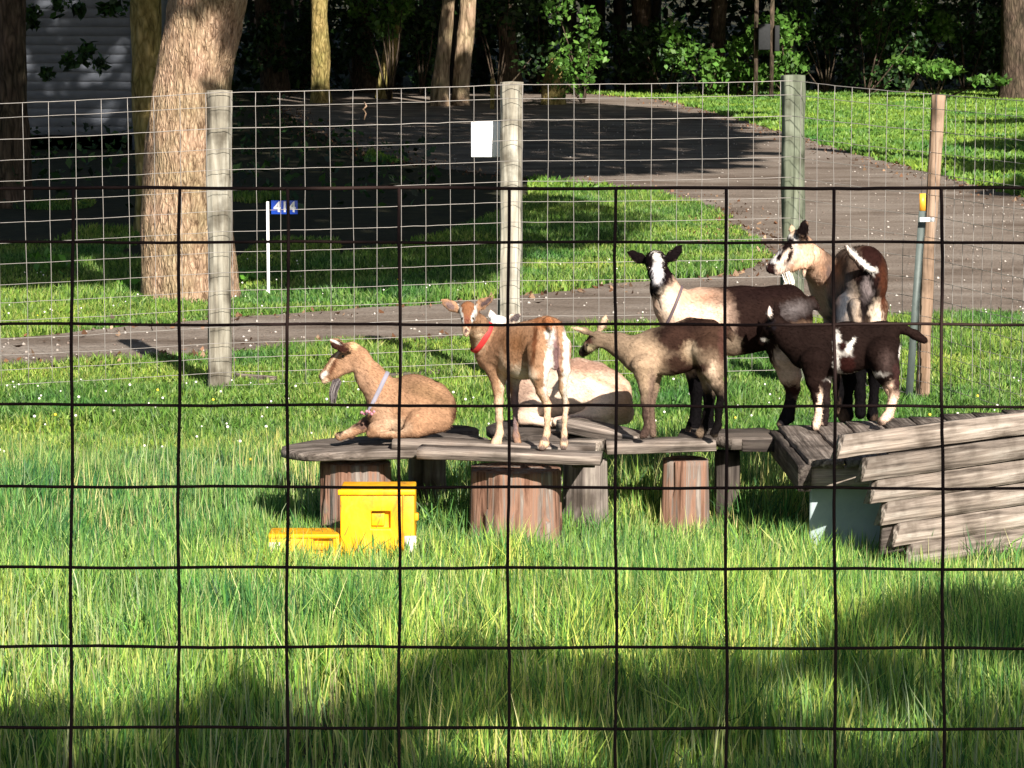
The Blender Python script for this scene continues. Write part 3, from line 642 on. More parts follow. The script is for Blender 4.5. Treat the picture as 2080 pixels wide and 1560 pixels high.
g.ch([(1438, 715, -.05, 38), (1448, 752, -.07, 23), (1456, 780, -.07, 13), (1466, 802, -.06, 10.5), (1460, 830, -.07, 8), (1458, 865, -.07, 8), (1450, 880, -.08, 10)], .012)
g.ch([(1430, 715, .05, 30), (1432, 755, .06, 18), (1436, 785, .06, 11), (1444, 805, .07, 10), (1434, 840, .06, 8), (1430, 870, .06, 8), (1422, 880, .05, 10)], .012)
g.ch([(1474, 668, 0, 12), (1484, 680, 0, 9), (1487, 692, 0, 5)], .012)
g.spot(1408, 672, 92, 30, DBR, -6, .25); g.spot(1385, 694, 44, 28, (.045, .024, .018), 0, .4); g.spot(1450, 690, 32, 34, (.07, .04, .028), 0, .6); g.spot(1368, 738, 38, 16, (.06, .034, .025), 0, .4); g.spot(1400, 752, 40, 9, (.05, .025, .02), -12, .35)
g.spot(1306, 738, 38, 54, (.42, .31, .22), 0, .4); g.spot(1398, 715, 14, 16, (.36, .26, .18), 0, .6); g.spot(1312, 860, 20, 42, (.09, .06, .05), 0, .3); g.spot(1447, 765, 11, 28, (.5, .38, .29), 0, .4); g.spot(1405, 712, 13, 14, (.34, .27, .2), 0, .6)
g.spot(1450, 842, 40, 50, (.01, .008, .008), 0, .25); g.spot(1324, 820, 9, 66, (.2, .14, .11), 0, .3); g.spot(1186, 714, 11, 11, (.03, .02, .02), 0, .35); g.spot(1194, 690, 12, 7, (.14, .07, .055), 30, .4)
g.spot(1200, 708, 9, 9, (.5, .42, .28), 0, .4); g.spot(1172, 667, 18, 3, CREAM, 12, .5); g.spot(1226, 652, 5, 18, CREAM, 20, .5); g.spot(1468, 700, 8, 40, (.1, .05, .04), 0, .5)
g.build('grey-brown kid with dark back standing in the middle, head lowered', (.25, .185, .135), eyes=[(1190, 700, 3)], seed=4, h=.0045, hl=.014)

# --- adult with cream shoulders and dark rump, facing the camera
g = Goat(11.5)
g.ch([(1402, 652, 0, 58), (1490, 656, 0, 62), (1590, 648, 0, 62)], .04, (1, .8, 1))
g.ch([(1420, 612, 0, 26), (1510, 616, 0, 28), (1600, 608, 0, 30)], .04)
g.ch([(1392, 655, 0, 50), (1366, 620, -.02, 36), (1350, 585, -.05, 26), (1340, 555, -.06, 21)], .03, (1, .85, 1))
g.ch([(1333, 533, -.08, 26), (1334, 556, -.12, 19), (1336, 578, -.18, 14.5), (1337, 590, -.2, 12)], .014, (.92, 1, 1))
g.ch([(1336, 596, -.16, 9), (1337, 584, -.12, 12)], .01)
g.ch([(1314, 530, -.05, 6), (1298, 524, -.04, 11), (1284, 516, -.03, 8), (1275, 512, -.03, 3)], .006, (1, .4, 1))
g.ch([(1352, 528, -.05, 6), (1366, 520, -.04, 11), (1377, 508, -.03, 8), (1384, 499, -.03, 3)], .006, (1, .4, 1))
g.ch([(1400, 690, -.08, 36), (1408, 740, -.09, 22), (1414, 790, -.09, 15), (1414, 835, -.09, 12), (1412, 860, -.1, 14), (1405, 874, -.12, 13)], .015)
g.ch([(1428, 690, .08, 32), (1436, 745, .08, 19), (1440, 795, .08, 14), (1440, 840, .08, 11), (1440, 872, .07, 13)], .015)
g.ch([(1592, 672, -.07, 50), (1594, 720, -.09, 32), (1604, 762, -.08, 22), (1610, 790, -.06, 15), (1603, 820, -.08, 12), (1597, 848, -.09, 13), (1588, 862, -.1, 13)], .015)
g.ch([(1582, 672, .07, 46), (1590, 725, .1, 26), (1606, 775, .12, 16), (1610, 800, .12, 13), (1604, 850, .12, 12)], .015)
g.ch([(1648, 610, 0, 12), (1660, 625, 0, 8)], .02)
g.spot(1585, 650, 125, 100, DBR, 0, .12); g.spot(1500, 588, 70, 14, DBR, 0, .3); g.spot(1420, 650, 62, 60, (.66, .48, .38), 0, .4); g.spot(1430, 604, 40, 12, (.56, .35, .25), 0, .7)
g.spot(1612, 630, 28, 13, (.16, .14, .14), -15, .9); g.spot(1490, 700, 13, 13, (.36, .28, .21), 0, .7); g.spot(1635, 660, 26, 7, (.2, .13, .09), 0, .6); g.spot(1560, 592, 100, 14, (.02, .01, .009), -8, .5)
g.spot(1600, 740, 26, 44, (.66, .53, .44), 0, .25); g.spot(1600, 795, 30, 16, (.045, .02, .016), 0, .4); g.spot(1598, 838, 30, 36, (.018, .016, .018), 0, .25); g.spot(1425, 820, 60, 76, BLK, 0, .2)
g.spot(1334, 545, 40, 48, (.014, .007, .009), 0, .2); g.spot(1334, 526, 12, 16, WHITE, 0, .2); g.spot(1335, 555, 10, 30, (.6, .58, .6), 0, .3); g.spot(1336, 592, 15, 13, BLK, 0, .3)
g.spot(1295, 520, 34, 16, (.01, .006, .007), 25, .2); g.spot(1372, 513, 30, 16, (.01, .006, .007), -40, .2); g.spot(1360, 620, 20, 30, (.82, .68, .56), -20, .5)
g.tuft((1338, 604, -.13, 0), (1345, 630, -.1, 0), 5, 2, [(.6, .5, .42), (.4, .32, .27)], 90)
g.field(.0055); g.collar((1368, 621, -.02, 0), (-.92, 0, .37), MAT['darkcollar'], 6)
g.build('large goat with white-blazed dark face and cream shoulders, looking at us', (.58, .42, .32), eyes=[(1315, 542, 4), (1353, 541, 4)], seed=5, h=.0055, nh=26000)

# --- bearded adult at the back right, rear to us, head in profile
g = Goat(11.62)
g.ch([(1758, 572, -.1, 48), (1735, 590, .12, 54), (1712, 598, .38, 52)], .04, (.95, 1, 1.15))
g.ch([(1758, 540, -.1, 40), (1725, 540, .3, 36)], .04)
g.ch([(1700, 610, .35, 44), (1682, 575, .28, 38), (1660, 540, .16, 30), (1645, 518, .08, 25)], .03)
g.ch([(1628, 500, 0, 26), (1604, 518, -.02, 22), (1580, 536, -.03, 15), (1566, 545, -.03, 12)], .014, (1, .8, 1))
g.ch([(1632, 522, 0, 24), (1605, 538, -.02, 15), (1578, 551, -.03, 9)], .014, (1, .75, 1))
g.ch([(1620, 480, 0, 16), (1612, 484, 0, 14)], .014)
g.ch([(1626, 485, -.04, 6), (1630, 470, -.06, 11), (1634, 456, -.07, 9), (1636, 445, -.07, 3)], .006, (1, .45, 1))
g.ch([(1612, 480, .05, 5), (1609, 466, .07, 8), (1608, 456, .07, 3)], .006, (1, .45, 1))
g.ch([(1728, 625, -.12, 34), (1722, 680, -.14, 24), (1718, 740, -.12, 16), (1726, 775, -.08, 13), (1722, 815, -.1, 10.5), (1718, 842, -.12, 13), (1712, 849, -.13, 12)], .018)
g.ch([(1775, 625, -.1, 30), (1776, 680, -.12, 21), (1772, 740, -.1, 15), (1776, 775, -.07, 12), (1774, 815, -.08, 10), (1772, 846, -.1, 13)], .018)
g.ch([(1740, 660, .36, 30), (1744, 740, .34, 18), (1748, 800, .32, 12), (1748, 840, .3, 12)], .018)
g.ch([(1700, 660, .36, 28), (1704, 740, .34, 16), (1706, 840, .32, 11)], .018)
g.ch([(1772, 548, -.2, 9), (1748, 540, -.25, 8), (1730, 518, -.27, 7), (1718, 500, -.27, 4)], .01)
g.ch([(1738, 620, -.2, 16), (1744, 650, -.2, 14)], .015)
g.spot(1760, 545, 52, 60, (.03, .012, .01), 0, .3); g.spot(1795, 590, 9, 60, (.09, .035, .02), 0, .4); g.spot(1760, 600, 24, 56, (.008, .005, .005), 0, .35)
g.spot(1718, 520, 26, 40, (.16, .115, .09), 0, .5); g.spot(1728, 625, 19, 44, (.50, .4, .32), 0, .45); g.spot(1780, 640, 13, 30, (.66, .54, .44), 0, .35); g.spot(1752, 620, 7, 44, (.02, .014, .014), 0, .4); g.spot(1760, 590, 10, 20, (.3, .25, .25), 0, .5)
g.spot(1700, 620, 30, 56, (.09, .095, .11), 10, .4); g.spot(1745, 525, 44, 5.5, WHITE, 48, .25); g.spot(1770, 546, 14, 6, WHITE, 20, .3); g.spot(1750, 790, 60, 76, BLK, 0, .2)
g.spot(1655, 560, 46, 40, PEACH, 40, .4); g.spot(1660, 605, 22, 60, (.6, .42, .32), -8, .4); g.spot(1640, 520, 30, 30, (.74, .5, .36), 0, .4); g.spot(1690, 570, 12, 44, (.2, .14, .12), -10, .5)
g.spot(1588, 528, 42, 22, (.72, .58, .5), -38, .3); g.spot(1576, 525, 26, 8, (.68, .64, .64), -45, .3); g.spot(1607, 487, 16, 13, (.66, .64, .62), -30, .3)
g.spot(1600, 500, 22, 10, (.012, .006, .006), -58, .25); g.spot(1586, 520, 12, 5, (.012, .006, .006), -52, .25); g.spot(1603, 523, 17, 5, (.025, .012, .01), -62, .3); g.spot(1594, 521, 16, 5, (.76, .62, .52), -58, .3); g.spot(1564, 546, 11, 12, (.03, .013, .013), 0, .3)
g.spot(1632, 463, 14, 24, (.01, .006, .006), 0, .2); g.spot(1609, 466, 8, 13, CREAM, 0, .3)
g.tuft((1596, 552, -.02, 0), (1594, 600, -.06, 0), 11, 6, [(.75, .7, .62), (.6, .55, .48), (.5, .45, .4)], 300, curve=(10, 6))
g.tuft((1634, 546, 0, 0), (1634, 562, 0, 0), 3, 2, [(.7, .52, .4)], 60, 'wattle')
g.build('large goat with a long white beard at the back right', (.24, .16, .115), eyes=[(1607, 502, 4)], seed=6, h=.0055, nh=26000, back=(.2, -.7, -.9))

# --- dark kid with the white patch on the deck
g = Goat(11.2)
g.ch([(1650, 706, 0, 43), (1718, 710, 0, 46), (1786, 702, 0, 43)], .03, (1, .78, 1))
g.ch([(1640, 684, 0, 22), (1720, 678, 0, 18), (1800, 676, 0, 22)], .03)
g.ch([(1636, 712, 0, 38), (1606, 688, .0, 28), (1586, 668, .02, 20)], .02, (1, .82, 1))
g.ch([(1576, 656, .02, 18), (1564, 668, .05, 15), (1552, 686, .09, 10.5), (1548, 694, .1, 9)], .01, (1, .85, 1))
g.ch([(1568, 648, -.01, 5), (1563, 636, -.03, 7.5), (1563, 622, -.03, 3)], .006, (1, .5, 1))
g.ch([(1580, 646, .03, 5), (1577, 630, .04, 7), (1573, 612, .04, 2.5)], .006, (1, .5, 1))
g.ch([(1655, 735, -.06, 32), (1656, 775, -.07, 19), (1659, 808, -.07, 12), (1662, 835, -.07, 8.5), (1660, 855, -.07, 9), (1655, 868, -.08, 10)], .012)
g.ch([(1668, 735, .06, 28), (1674, 780, .07, 15), (1677, 812, .07, 10), (1677, 845, .07, 8), (1674, 860, .06, 9)], .012)
g.ch([(1792, 718, -.05, 38), (1802, 752, -.07, 26), (1812, 778, -.07, 15), (1818, 800, -.05, 11), (1810, 825, -.06, 9.5), (1801, 846, -.07, 9.5), (1790, 856, -.09, 10)], .012)
g.ch([(1785, 718, .05, 32), (1796, 758, .07, 20), (1808, 790, .07, 12), (1812, 812, .08, 9), (1808, 845, .07, 9)], .012)
g.ch([(1818, 664, 0, 12), (1838, 670, 0, 10), (1858, 680, 0, 10), (1877, 691, 0, 8)], .014)
g.spot(1715, 722, 18, 22, WHITE, 0, .2); g.spot(1725, 705, 22, 5, WHITE, -58, .2); g.spot(1702, 720, 9, 44, WHITE, 0, .25); g.spot(1722, 738, 16, 20, (.04, .014, .012), 0, .25); g.spot(1708, 706, 13, 11, (.035, .013, .012), 0, .25); g.spot(1700, 735, 5, 34, WHITE, 0, .3)
g.spot(1740, 765, 56, 7, WHITE, -6, .3); g.spot(1832, 708, 5, 22, WHITE, 10, .3); g.spot(1806, 820, 20, 44, (.78, .58, .46), 10, .25); g.spot(1822, 770, 8, 30, (.06, .03, .028), 0, .4)
g.spot(1663, 838, 11, 44, (.8, .62, .5), 4, .2); g.spot(1650, 815, 9, 30, (.018, .009, .008), 8, .3); g.spot(1677, 830, 9, 50, (.03, .02, .02), 0, .3)
g.spot(1563, 634, 5, 14, (.7, .6, .55), 0, .3); g.spot(1545, 664, 3, 26, WHITE, 18, .3); g.spot(1553, 690, 7, 4, WHITE, 0, .3); g.spot(1566, 658, 12, 12, (.02, .016, .02), 0, .3); g.spot(1800, 735, 12, 18, (.08, .055, .05), 0, .8)
g.build('dark brown kid with a white side patch standing on the deck', (.021, .0118, .010), eyes=[(1560, 664, 3)], seed=7, h=.0045, hl=.013)
# ------------------------------------------------------------------ TABLES, DECK, YELLOW BOX
def frame(a, b, up=(0, 0, 1)):
    x = np.array(b, float) - np.array(a, float); L = np.linalg.norm(x); x /= L; z = np.array(up, float); z -= x * (z @ x); z /= np.linalg.norm(z); y = np.cross(z, x)
    return np.stack([x, y, z], 1), L
def plank(name, a, b, wd, th, mat, parent, seed=0, rough=.004, up=(0, 0, 1), skew=(0, 0)):
    """board from a to b (centre line of its TOP face); its own local frame so that the grain runs along it"""
    Mx, L = frame(a, b, up); nl = max(4, int(L / .035)); nw = 5; r = np.random.default_rng(seed + 900); V = []; F = []
    sec = [(-.5, .38), (-.475, .5), (0, .5), (.475, .5), (.5, .38), (.5, -.42), (.47, -.5), (-.47, -.5), (-.5, -.42)]; sec = [(s_, t) for s_, t in sec]; m = len(sec)
    for i in range(nl + 1):
        t = i / nl
        for (u, v) in sec:
            xx = t * L + (skew[0] * (1 - t) + skew[1] * t) * u; V.append((xx, u * wd, (v - .5) * th))
    V = np.array(V); nn = np.stack([fbm(V * 9 + seed, 5) - .5, fbm(V * 14 + seed * 3, 6) - .5, fbm(V * 9 + 7 + seed, 7) - .5], 1)
    V = V + nn * rough * np.array([2.5, 2, 2])
    for i in range(nl):
        for k in range(m):
            F.append((i * m + k, i * m + (k + 1) % m, (i + 1) * m + (k + 1) % m, (i + 1) * m + k))
    T = []
    for k in range(1, m - 1): T.append((0, k + 1, k)); T.append((nl * m, nl * m + k, nl * m + k + 1))
    me_o = mesh_np(name, V, [np.array(F), np.array(T)], mat, None, False)
    mat4 = Matrix([list(Mx[0]) + [a[0]], list(Mx[1]) + [a[1]], list(Mx[2]) + [a[2]], [0, 0, 0, 1]])
    if parent is not None:
        me_o.parent = parent; mat4 = Matrix.Translation(-Vector(parent.location)) @ mat4
    me_o.matrix_basis = mat4
    return me_o
def disc(name, c, rx, ry, th, mat, parent, seed=0, tilt=(0, 0), cut=None, rot=0):
    """round slab, slightly irregular; cut = keep x below/above"""
    n = 44; V = []; F = []
    rings = [(.0, 0), (.5, 0), (.93, 0), (1, -.18), (1, -.82), (.95, -1), (.5, -1), (0, -1)]
    for (rr, z) in rings:
        for i in range(n):
            a = 2 * np.pi * i / n; k = 1 + .02 * math.sin(a * 5 + seed) + .015 * math.sin(a * 11 + seed * 2)
            x_ = rr * rx * k * math.cos(a); y_ = rr * ry * k * math.sin(a)
            if cut: x_ = min(x_, cut[1]); x_ = max(x_, cut[0])
            V.append((x_, y_, z * th + x_ * tilt[0] + y_ * tilt[1]))
    V = np.array(V); V += (np.stack([fbm(V * 11 + seed, 3 + i) for i in range(3)], 1) - .5) * .007
    for j in range(len(rings) - 1):
        for i in range(n): F.append((j * n + i, j * n + (i + 1) % n, (j + 1) * n + (i + 1) % n, (j + 1) * n + i))
    o = mesh_np(name, V, np.array(F), mat, None, False)
    o.parent = parent; o.matrix_basis = Matrix.Translation(Vector(c) - Vector(parent.location)) @ Matrix.Rotation(rot, 4, 'Z'); return o
def stump(name, x, y, r, h, mat, parent, seed=0, flare=1.06, lean=0):
    n = 72; nz = 16; V = []; F = []
    for j in range(nz + 1):
        for i in range(n):
            V.append((0, 0, h * j / nz))
    V = np.array(V); a = np.tile(np.arange(n) * 2 * np.pi / n, nz + 1); z = V[:, 2]
    cr = fbm(np.stack([np.cos(a) * 4, np.sin(a) * 4, z * 1.3], 1), seed); cr2 = vnoise(np.stack([np.cos(a) * 13, np.sin(a) * 13, z * 3], 1), seed + 4)
    lob = .05 * np.sin(a * 3 + seed) + .03 * np.sin(a * 7 + seed * 2)
    rr = r * (1 + lob + (cr - .5) * .26 - .08 * (cr2 < .32)) * (flare + (1 - flare) * z / h)
    V[:, 0] = rr * np.cos(a) + lean * z; V[:, 1] = rr * np.sin(a)
    for j in range(nz):
        for i in range(n): F.append((j * n + i, j * n + (i + 1) % n, (j + 1) * n + (i + 1) % n, (j + 1) * n + i))
    V = np.concatenate([V, [[lean * h, 0, h]]]); T = [(nz * n + i, nz * n + (i + 1) % n, len(V) - 1) for i in range(n)]
    o = mesh_np(name, V, [np.array(F), np.array(T)], mat, None, False)
    if parent is not None: o.parent = parent; o.location = Vector((x, y, -.02 + zt(y))) - Vector(parent.location)
    else: o.location = (x, y, -.02 + zt(y))
    return o
# left table: two slabs on two stumps
a = W(748, 905, 10.9); t1 = empty('stump_table', (a[0], a[1], 0), 'weathered round-ended slab table under the lying tan goat', 'table', 'low stump tables the goats stand on')
c = W(776, 898, 11.05); disc('table_top', c, M(212, 11), .30, .04, MAT['plank'], t1, 1, (.045, -.02), rot=.03)
c = W(893, 872, 11.45); disc('rear_slab', c, M(80, 11.4), .16, .045, MAT['plank_dark'], t1, 3, (.03, 0))
p = G(730, 1093); stump('stump', p[0], 11.0, M(72, 11), .37, MAT['stump'], t1, 4)
stump('stump', W(868, 1000, 11.3)[0], 11.3, M(38, 11.2), .37, MAT['stump_grey'], t1, 9)
# middle table: long planks on the big split stump
a = W(1046, 930, 10.75); t2 = empty('stump_table', (a[0], a[1], 0), 'plank table on the widest red-brown split stump, under the red-collared kid', 'table', 'low stump tables the goats stand on')
plank('plank', W(852, 908, 10.6), W(1222, 922, 10.52), .15, .038, MAT['plank'], t2, 11, up=(0, 0, 1))
plank('plank', W(800, 890, 10.85), W(1210, 905, 10.8), .15, .036, MAT['plank'], t2, 12)
plank('plank', W(1150, 893, 11.0), W(1222, 895, 10.95), .13, .045, MAT['plank_pale'], t2, 13)
plank('cross_batten', W(1180, 890, 11.15), W(1185, 935, 10.5), .09, .03, MAT['plank_dark'], t2, 14)
stump('stump', W(1046, 1040, 10.78)[0], 10.78, M(93, 10.75), .375, MAT['stump'], t2, 20, 1.05)
stump('stump', W(1188, 1000, 11.05)[0], 11.05, M(43, 11.0), .375, MAT['stump_grey'], t2, 23, 1.1)
# rear round table
a = W(1150, 880, 11.7); t3 = empty('round_table', (a[0], a[1], 0), 'dark round slab table behind the red-collared kid, under the cream goat', 'table', 'low stump tables the goats stand on')
c = W(1120, 864, 11.72); disc('table_top', c, M(130, 11.7), .30, .055, MAT['plank_dark'], t3, 5, (-.01, 0))
plank('edge_board', W(1150, 850, 11.45), W(1312, 883, 11.2), .14, .05, MAT['plank'], t3, 31)
stump('stump', W(1110, 960, 11.75)[0], 11.75, M(60, 11.7), .375, MAT['stump_grey'], t3, 26)
# right bench: two boards end to end on a stump and a post
a = W(1400, 900, 11.1); t4 = empty('plank_bench', (a[0], a[1], 0), 'narrow plank bench between the round table and the deck', 'bench')
plank('plank', W(1228, 897, 11.05), W(1448, 890, 11.1), .16, .045, MAT['plank'], t4, 41)
plank('plank', W(1445, 880, 11.2), W(1588, 878, 11.35), .34, .05, MAT['plank'], t4, 42)
plank('plank', W(1380, 880, 11.32), W(1450, 879, 11.3), .3, .045, MAT['plank_dark'], t4, 43)
plank('rail', W(1505, 892, 11.08), W(1580, 892, 11.15), .05, .05, MAT['plank_dark'], t4, 44)
stump('stump', W(1392, 950, 11.15)[0], 11.15, M(47, 11.1), .36, MAT['stump'], t4, 29)
x0 = W(1477, 950, 11.25)[0]; plank('post', (x0, 11.2, -.05), (x0, 11.2, .36), .1, .1, MAT['plank_dark'], t4, 45, up=(0, -1, 0))
# deck with the log-sided ramp
a = W(1850, 880, 10.8); t5 = empty('goat_ramp', (a[0], a[1], 0), 'weathered wooden deck and plank-sided ramp on a blue-grey support, at the right', 'ramp')
zt_d = .46
for i in range(9):
    xL = 1.135 + i * .148; yb = 11.3 + .075 * i + (.02 if i % 2 else 0)
    yf = max(10.27, 10.0 + (xL + .12 - 1.215) * .6 + .07)
    plank('deck_board', (xL + .07, yf, zt_d + .002 * (i % 3)), (xL + .055, yb, zt_d + .002 * (i % 2)), .138, .032, MAT['plank'], t5, 50 + i)
plank('end_beam', (1.12, 10.25, zt_d - .018), (1.11, 11.3, zt_d - .018), .05, .1, MAT['plank_dark'], t5, 60)
plank('front_beam', (1.14, 10.3, zt_d - .026), (1.62, 10.31, zt_d - .026), .045, .075, MAT['plank_pale'], t5, 61)
plank('support_panel', (1.34, 10.42, -.03), (1.34, 10.42, .385), .36, .02, MAT['plaint'], t5, 62, up=(0, -1, 0), rough=.0005)
tl = [(1708, 884), (1757, 931), (1776, 976), (1797, 1020), (1822, 1064), (1850, 1106)]
for k, (qx, qy) in enumerate(tl):
    YL = 10.0 + .012 * k; A = W(qx, qy, YL); B = W(2200, qy - 62 + k * 2, YL + .62)
    wv = .086
    A[2] -= 0; up = np.array([-.0, -1, .12])
    nrm = np.array([-.45, -1, .05]); nrm /= np.linalg.norm(nrm)
    Mx, L = frame(A, B, nrm); dv = Mx[:, 1]; dv = dv if dv[2] < 0 else -dv
    plank('side_plank', A + dv * wv * .5, B + dv * wv * .5, wv, .045, MAT['plank_pale'], t5, 70 + k, rough=.0028, up=nrm, skew=(.05, 0))
A = W(1800, 905, 10.09); B = W(2200, 850, 10.68)
plank('back_board', A - np.array([0, 0, .2]), B - np.array([0, 0, .2]), .42, .015, MAT['plank_dark'], t5, 95, up=(-.45, -1, .05), rough=.001, skew=(.1, 0))
plank('top_rail', W(1712, 884, 10.035) , W(2200, 822, 10.66), .05, .03, MAT['plank_pale'], t5, 90)
# yellow plastic box
def yb():
    Y = 10.35; A = W(545, 1140, Y); B = W(690, 1140, Y); C_ = W(843, 1140, Y); zt1 = W(600, 1084, Y)[2]; zt2 = W(760, 992, Y)[2]
    o = empty('yellow_bin', (B[0], Y, 0), 'bright yellow plastic stepped box with square recesses lying in the grass before the left stump', 'plastic box')
    def recbox(name, x0, x1, z0, z1, y0, y1, rx0, rx1, rz0, rz1, dep):
        # front face with a square recess; top slightly rounded by bevel
        V = [(x0, y0, z0), (x1, y0, z0), (x1, y0, z1), (x0, y0, z1), (rx0, y0, rz0), (rx1, y0, rz0), (rx1, y0, rz1), (rx0, y0, rz1),
             (rx0, y0 + dep, rz0), (rx1, y0 + dep, rz0), (rx1, y0 + dep, rz1), (rx0, y0 + dep, rz1), (x0, y1, z0), (x1, y1, z0), (x1, y1, z1), (x0, y1, z1)]
        F = [(0, 1, 5, 4), (1, 2, 6, 5), (2, 3, 7, 6), (3, 0, 4, 7), (4, 5, 9, 8), (5, 6, 10, 9), (6, 7, 11, 10), (7, 4, 8, 11), (8, 9, 10, 11), (1, 13, 14, 2), (3, 2, 14, 15), (0, 3, 15, 12), (12, 15, 14, 13), (0, 12, 13, 1)]
        ob = mesh_np(name, np.array(V), np.array(F), MAT['yellow'], o); bevel(ob, .006, 3); return ob
    y0 = 10.33
    bx = recbox('tall_box', B[0] + .004, C_[0], .0, zt2, y0, y0 + .2, W(748, 0, Y)[0], W(788, 0, Y)[0], W(0, 1072, Y)[2], W(0, 1037, Y)[2], .03)
    lx = recbox('low_box', A[0], B[0], .0, zt1, y0 + .01, y0 + .16, W(627, 0, Y)[0], W(668, 0, Y)[0], W(0, 1122, Y)[2], W(0, 1094, Y)[2], .02)
    mb = MB(); mb.box((W(768, 1055, Y)[0], y0 + .022, W(768, 1055, Y)[2]), (M(14, Y), .007, M(13, Y))); bevel(mb.build('recess_boss', MAT['yellow'], o), .004)
    mb = MB(); mb.box((W(647, 1110, Y)[0], y0 + .022, W(647, 1110, Y)[2]), (M(12, Y), .007, M(7, Y))); bevel(mb.build('recess_boss', MAT['yellow'], o), .003)
    mb = MB(); mb.box(((B[0] + C_[0]) / 2, y0 - .003, zt2 - .012), ((C_[0] - B[0]) / 2 + .004, .006, .011)); bevel(mb.build('lid_rim', MAT['yellow'], o), .004)
    mb = MB(); mb.box((W(815, 0, Y)[0], y0 - .003, zt2 / 2 + .03), (.003, .003, zt2 / 2 - .045)); bevel(mb.build('side_rib', MAT['yellow'], o), .002)
    for rx in (590, 618, 676):
        mb = MB(); mb.box((W(rx, 0, Y)[0], y0 + .008, zt1 * .5 + .01), (.0025, .003, zt1 * .42)); bevel(mb.build('side_rib', MAT['yellow'], o), .001)
    mb = MB(); mb.box(((A[0] + B[0]) / 2, y0 + .008, zt1 - .008), ((B[0] - A[0]) / 2 - .002, .004, .007)); bevel(mb.build('lid_rim', MAT['yellow'], o), .002)
    mb = MB(); mb.box((W(834, 1110, Y)[0], y0 - .003, W(834, 1110, Y)[2]), (M(12, Y), .003, M(24, Y))); mb.build('worn_corner', MAT['worn'], o)
    mb = MB(); mb.box((W(559, 1115, Y)[0], y0 + .006, W(559, 1118, Y)[2]), (M(11, Y), .003, M(18, Y))); mb.build('worn_corner', MAT['worn'], o)
    mb = MB(); mb.box((C_[0] + .006, y0 + .03, W(0, 1050, Y)[2]), (.008, .015, .014)); bevel(mb.build('latch', MAT['yellow'], o), .003)
yb()

# ------------------------------------------------------------------ FENCES
def fpost(px_t, py_t, px_b, Yb, wpx, mat, parent, seed, square=True, label=None, depth=None):
    top = W(px_t, py_t, Yb); bz = zt(Yb) - .1; bx = W(px_b, 780, Yb)[0]; r = M(wpx, Yb) / 2; n = 56; nz = 50
    V = []; F = []
    for j in range(nz + 1):
        t = j / nz; cx = bx + (top[0] - bx) * t; z = bz + (top[2] - bz) * t
        for i in range(n):
            a = 2 * np.pi * i / n; q = (abs(math.cos(a)) ** 4 + abs(math.sin(a)) ** 4) ** -.25 if square else 1
            q = min(q, 1.33)
            V.append((cx + r * q * math.cos(a) * (.94 if square else 1), Yb + r * q * math.sin(a), z))
    V = np.array(V); V += (np.stack([fbm(V * np.array([8, 8, 2.2]) + seed * 3, i + 30) for i in range(3)], 1) - .5) * .04 * np.array([1, 1, .1]); V += (np.stack([fbm(V * np.array([60, 60, 1.6]) + seed * 3, i + 40) for i in range(3)], 1) - .5) * .02 * np.array([1, 1, 0])
    for j in range(nz):
        for i in range(n): F.append((j * n + i, j * n + (i + 1) % n, (j + 1) * n + (i + 1) % n, (j + 1) * n + i))
    V = np.concatenate([V, [V[-n:].mean(0) + [0, 0, .006]]]); T = [(nz * n + i, nz * n + (i + 1) % n, len(V) - 1) for i in range(n)]
    o = mesh_np('post', V, [np.array(F), np.array(T)], mat, parent, False); pass
    if label: o['label'] = label
    return o
ff = empty('wire_fence', (0, 16.8, 0), 'woven wire fence on wooden posts behind the goats, in front of the gravel drive', 'fence')
fpost(446, 184, 447, 16.55, 50, MAT['post_old'], ff, 1, True, 'left grey post, split and peeling down its front'); fpost(1041, 167, 1033, 16.75, 43, MAT['post_old'], ff, 2, False, 'middle pale knotty post')
fpost(1611, 153, 1611, 16.8, 47, MAT['post_green'], ff, 3, True, 'greenish square post'); fpost(1905, 193, 1871, 16.05, 26, MAT['post_tan'], ff, 4, False, 'leaning tan post at the fence corner')
path = [(-140, 216, 16.35), (445, 188, 16.45), (1035, 172, 16.65), (1610, 164, 16.7), (1893, 191, 15.95), (2260, 214, 13.9)]
DZ = [0, .085, .215, .34, .465, .59, .715, .84, .965, 1.09, 1.2, 1.31, 1.42, 1.52, 1.61, 1.70, 1.78]
pp = [W(*q) for q in path]; mbw = MB(); rw = np.random.default_rng(81)
for si in range(len(pp) - 1):
    A, B = pp[si], pp[si + 1]; L = np.linalg.norm((B - A)[:2]); n = max(1, round(L / .152)) if si < 3 else max(1, round(L / .128)); zsc = 1.0
    pt = lambda t, dz: np.array([A[0] + (B[0] - A[0]) * t, A[1] + (B[1] - A[1]) * t - .012, A[2] + (B[2] - A[2]) * t - dz - .006 * math.sin(math.pi * t)])
    for k, dz in enumerate(DZ):
        m = n * 2 + 1; ts = np.linspace(0, 1, m); P = np.array([pt(t, dz) for t in ts]); P += rw.normal(0, .0009, P.shape); P = P[P[:, 2] > .03]
        if len(P) > 2: mbw.tube(P, .0022 if k in (0, 2) else .0017, 4)
    for i in range(n):
        t = (i + .5) / n + rw.normal(0, .0008); zz = [d for d in DZ if pt(t, d)[2] > .02]; P = np.array([pt(t, d) for d in zz]); P[:, 0] += np.cumsum(rw.normal(0, .0011, len(P))); P[:, 1] -= .003
        mbw.tube(P, .0018, 4)
mbw.build('woven_wire', MAT['galv'], ff)
mb = MB(); q = [W(740, 208, 16.55), W(744, 216, 16.5), W(738, 222, 16.48), W(744, 230, 16.5), W(739, 243, 16.5)]; mb.tube(q, .006, 5)
tag(mb.build('twine', MAT['post_tan'], None), 'short pale twisted twine dangling from the top of the wire fence', 'twine')
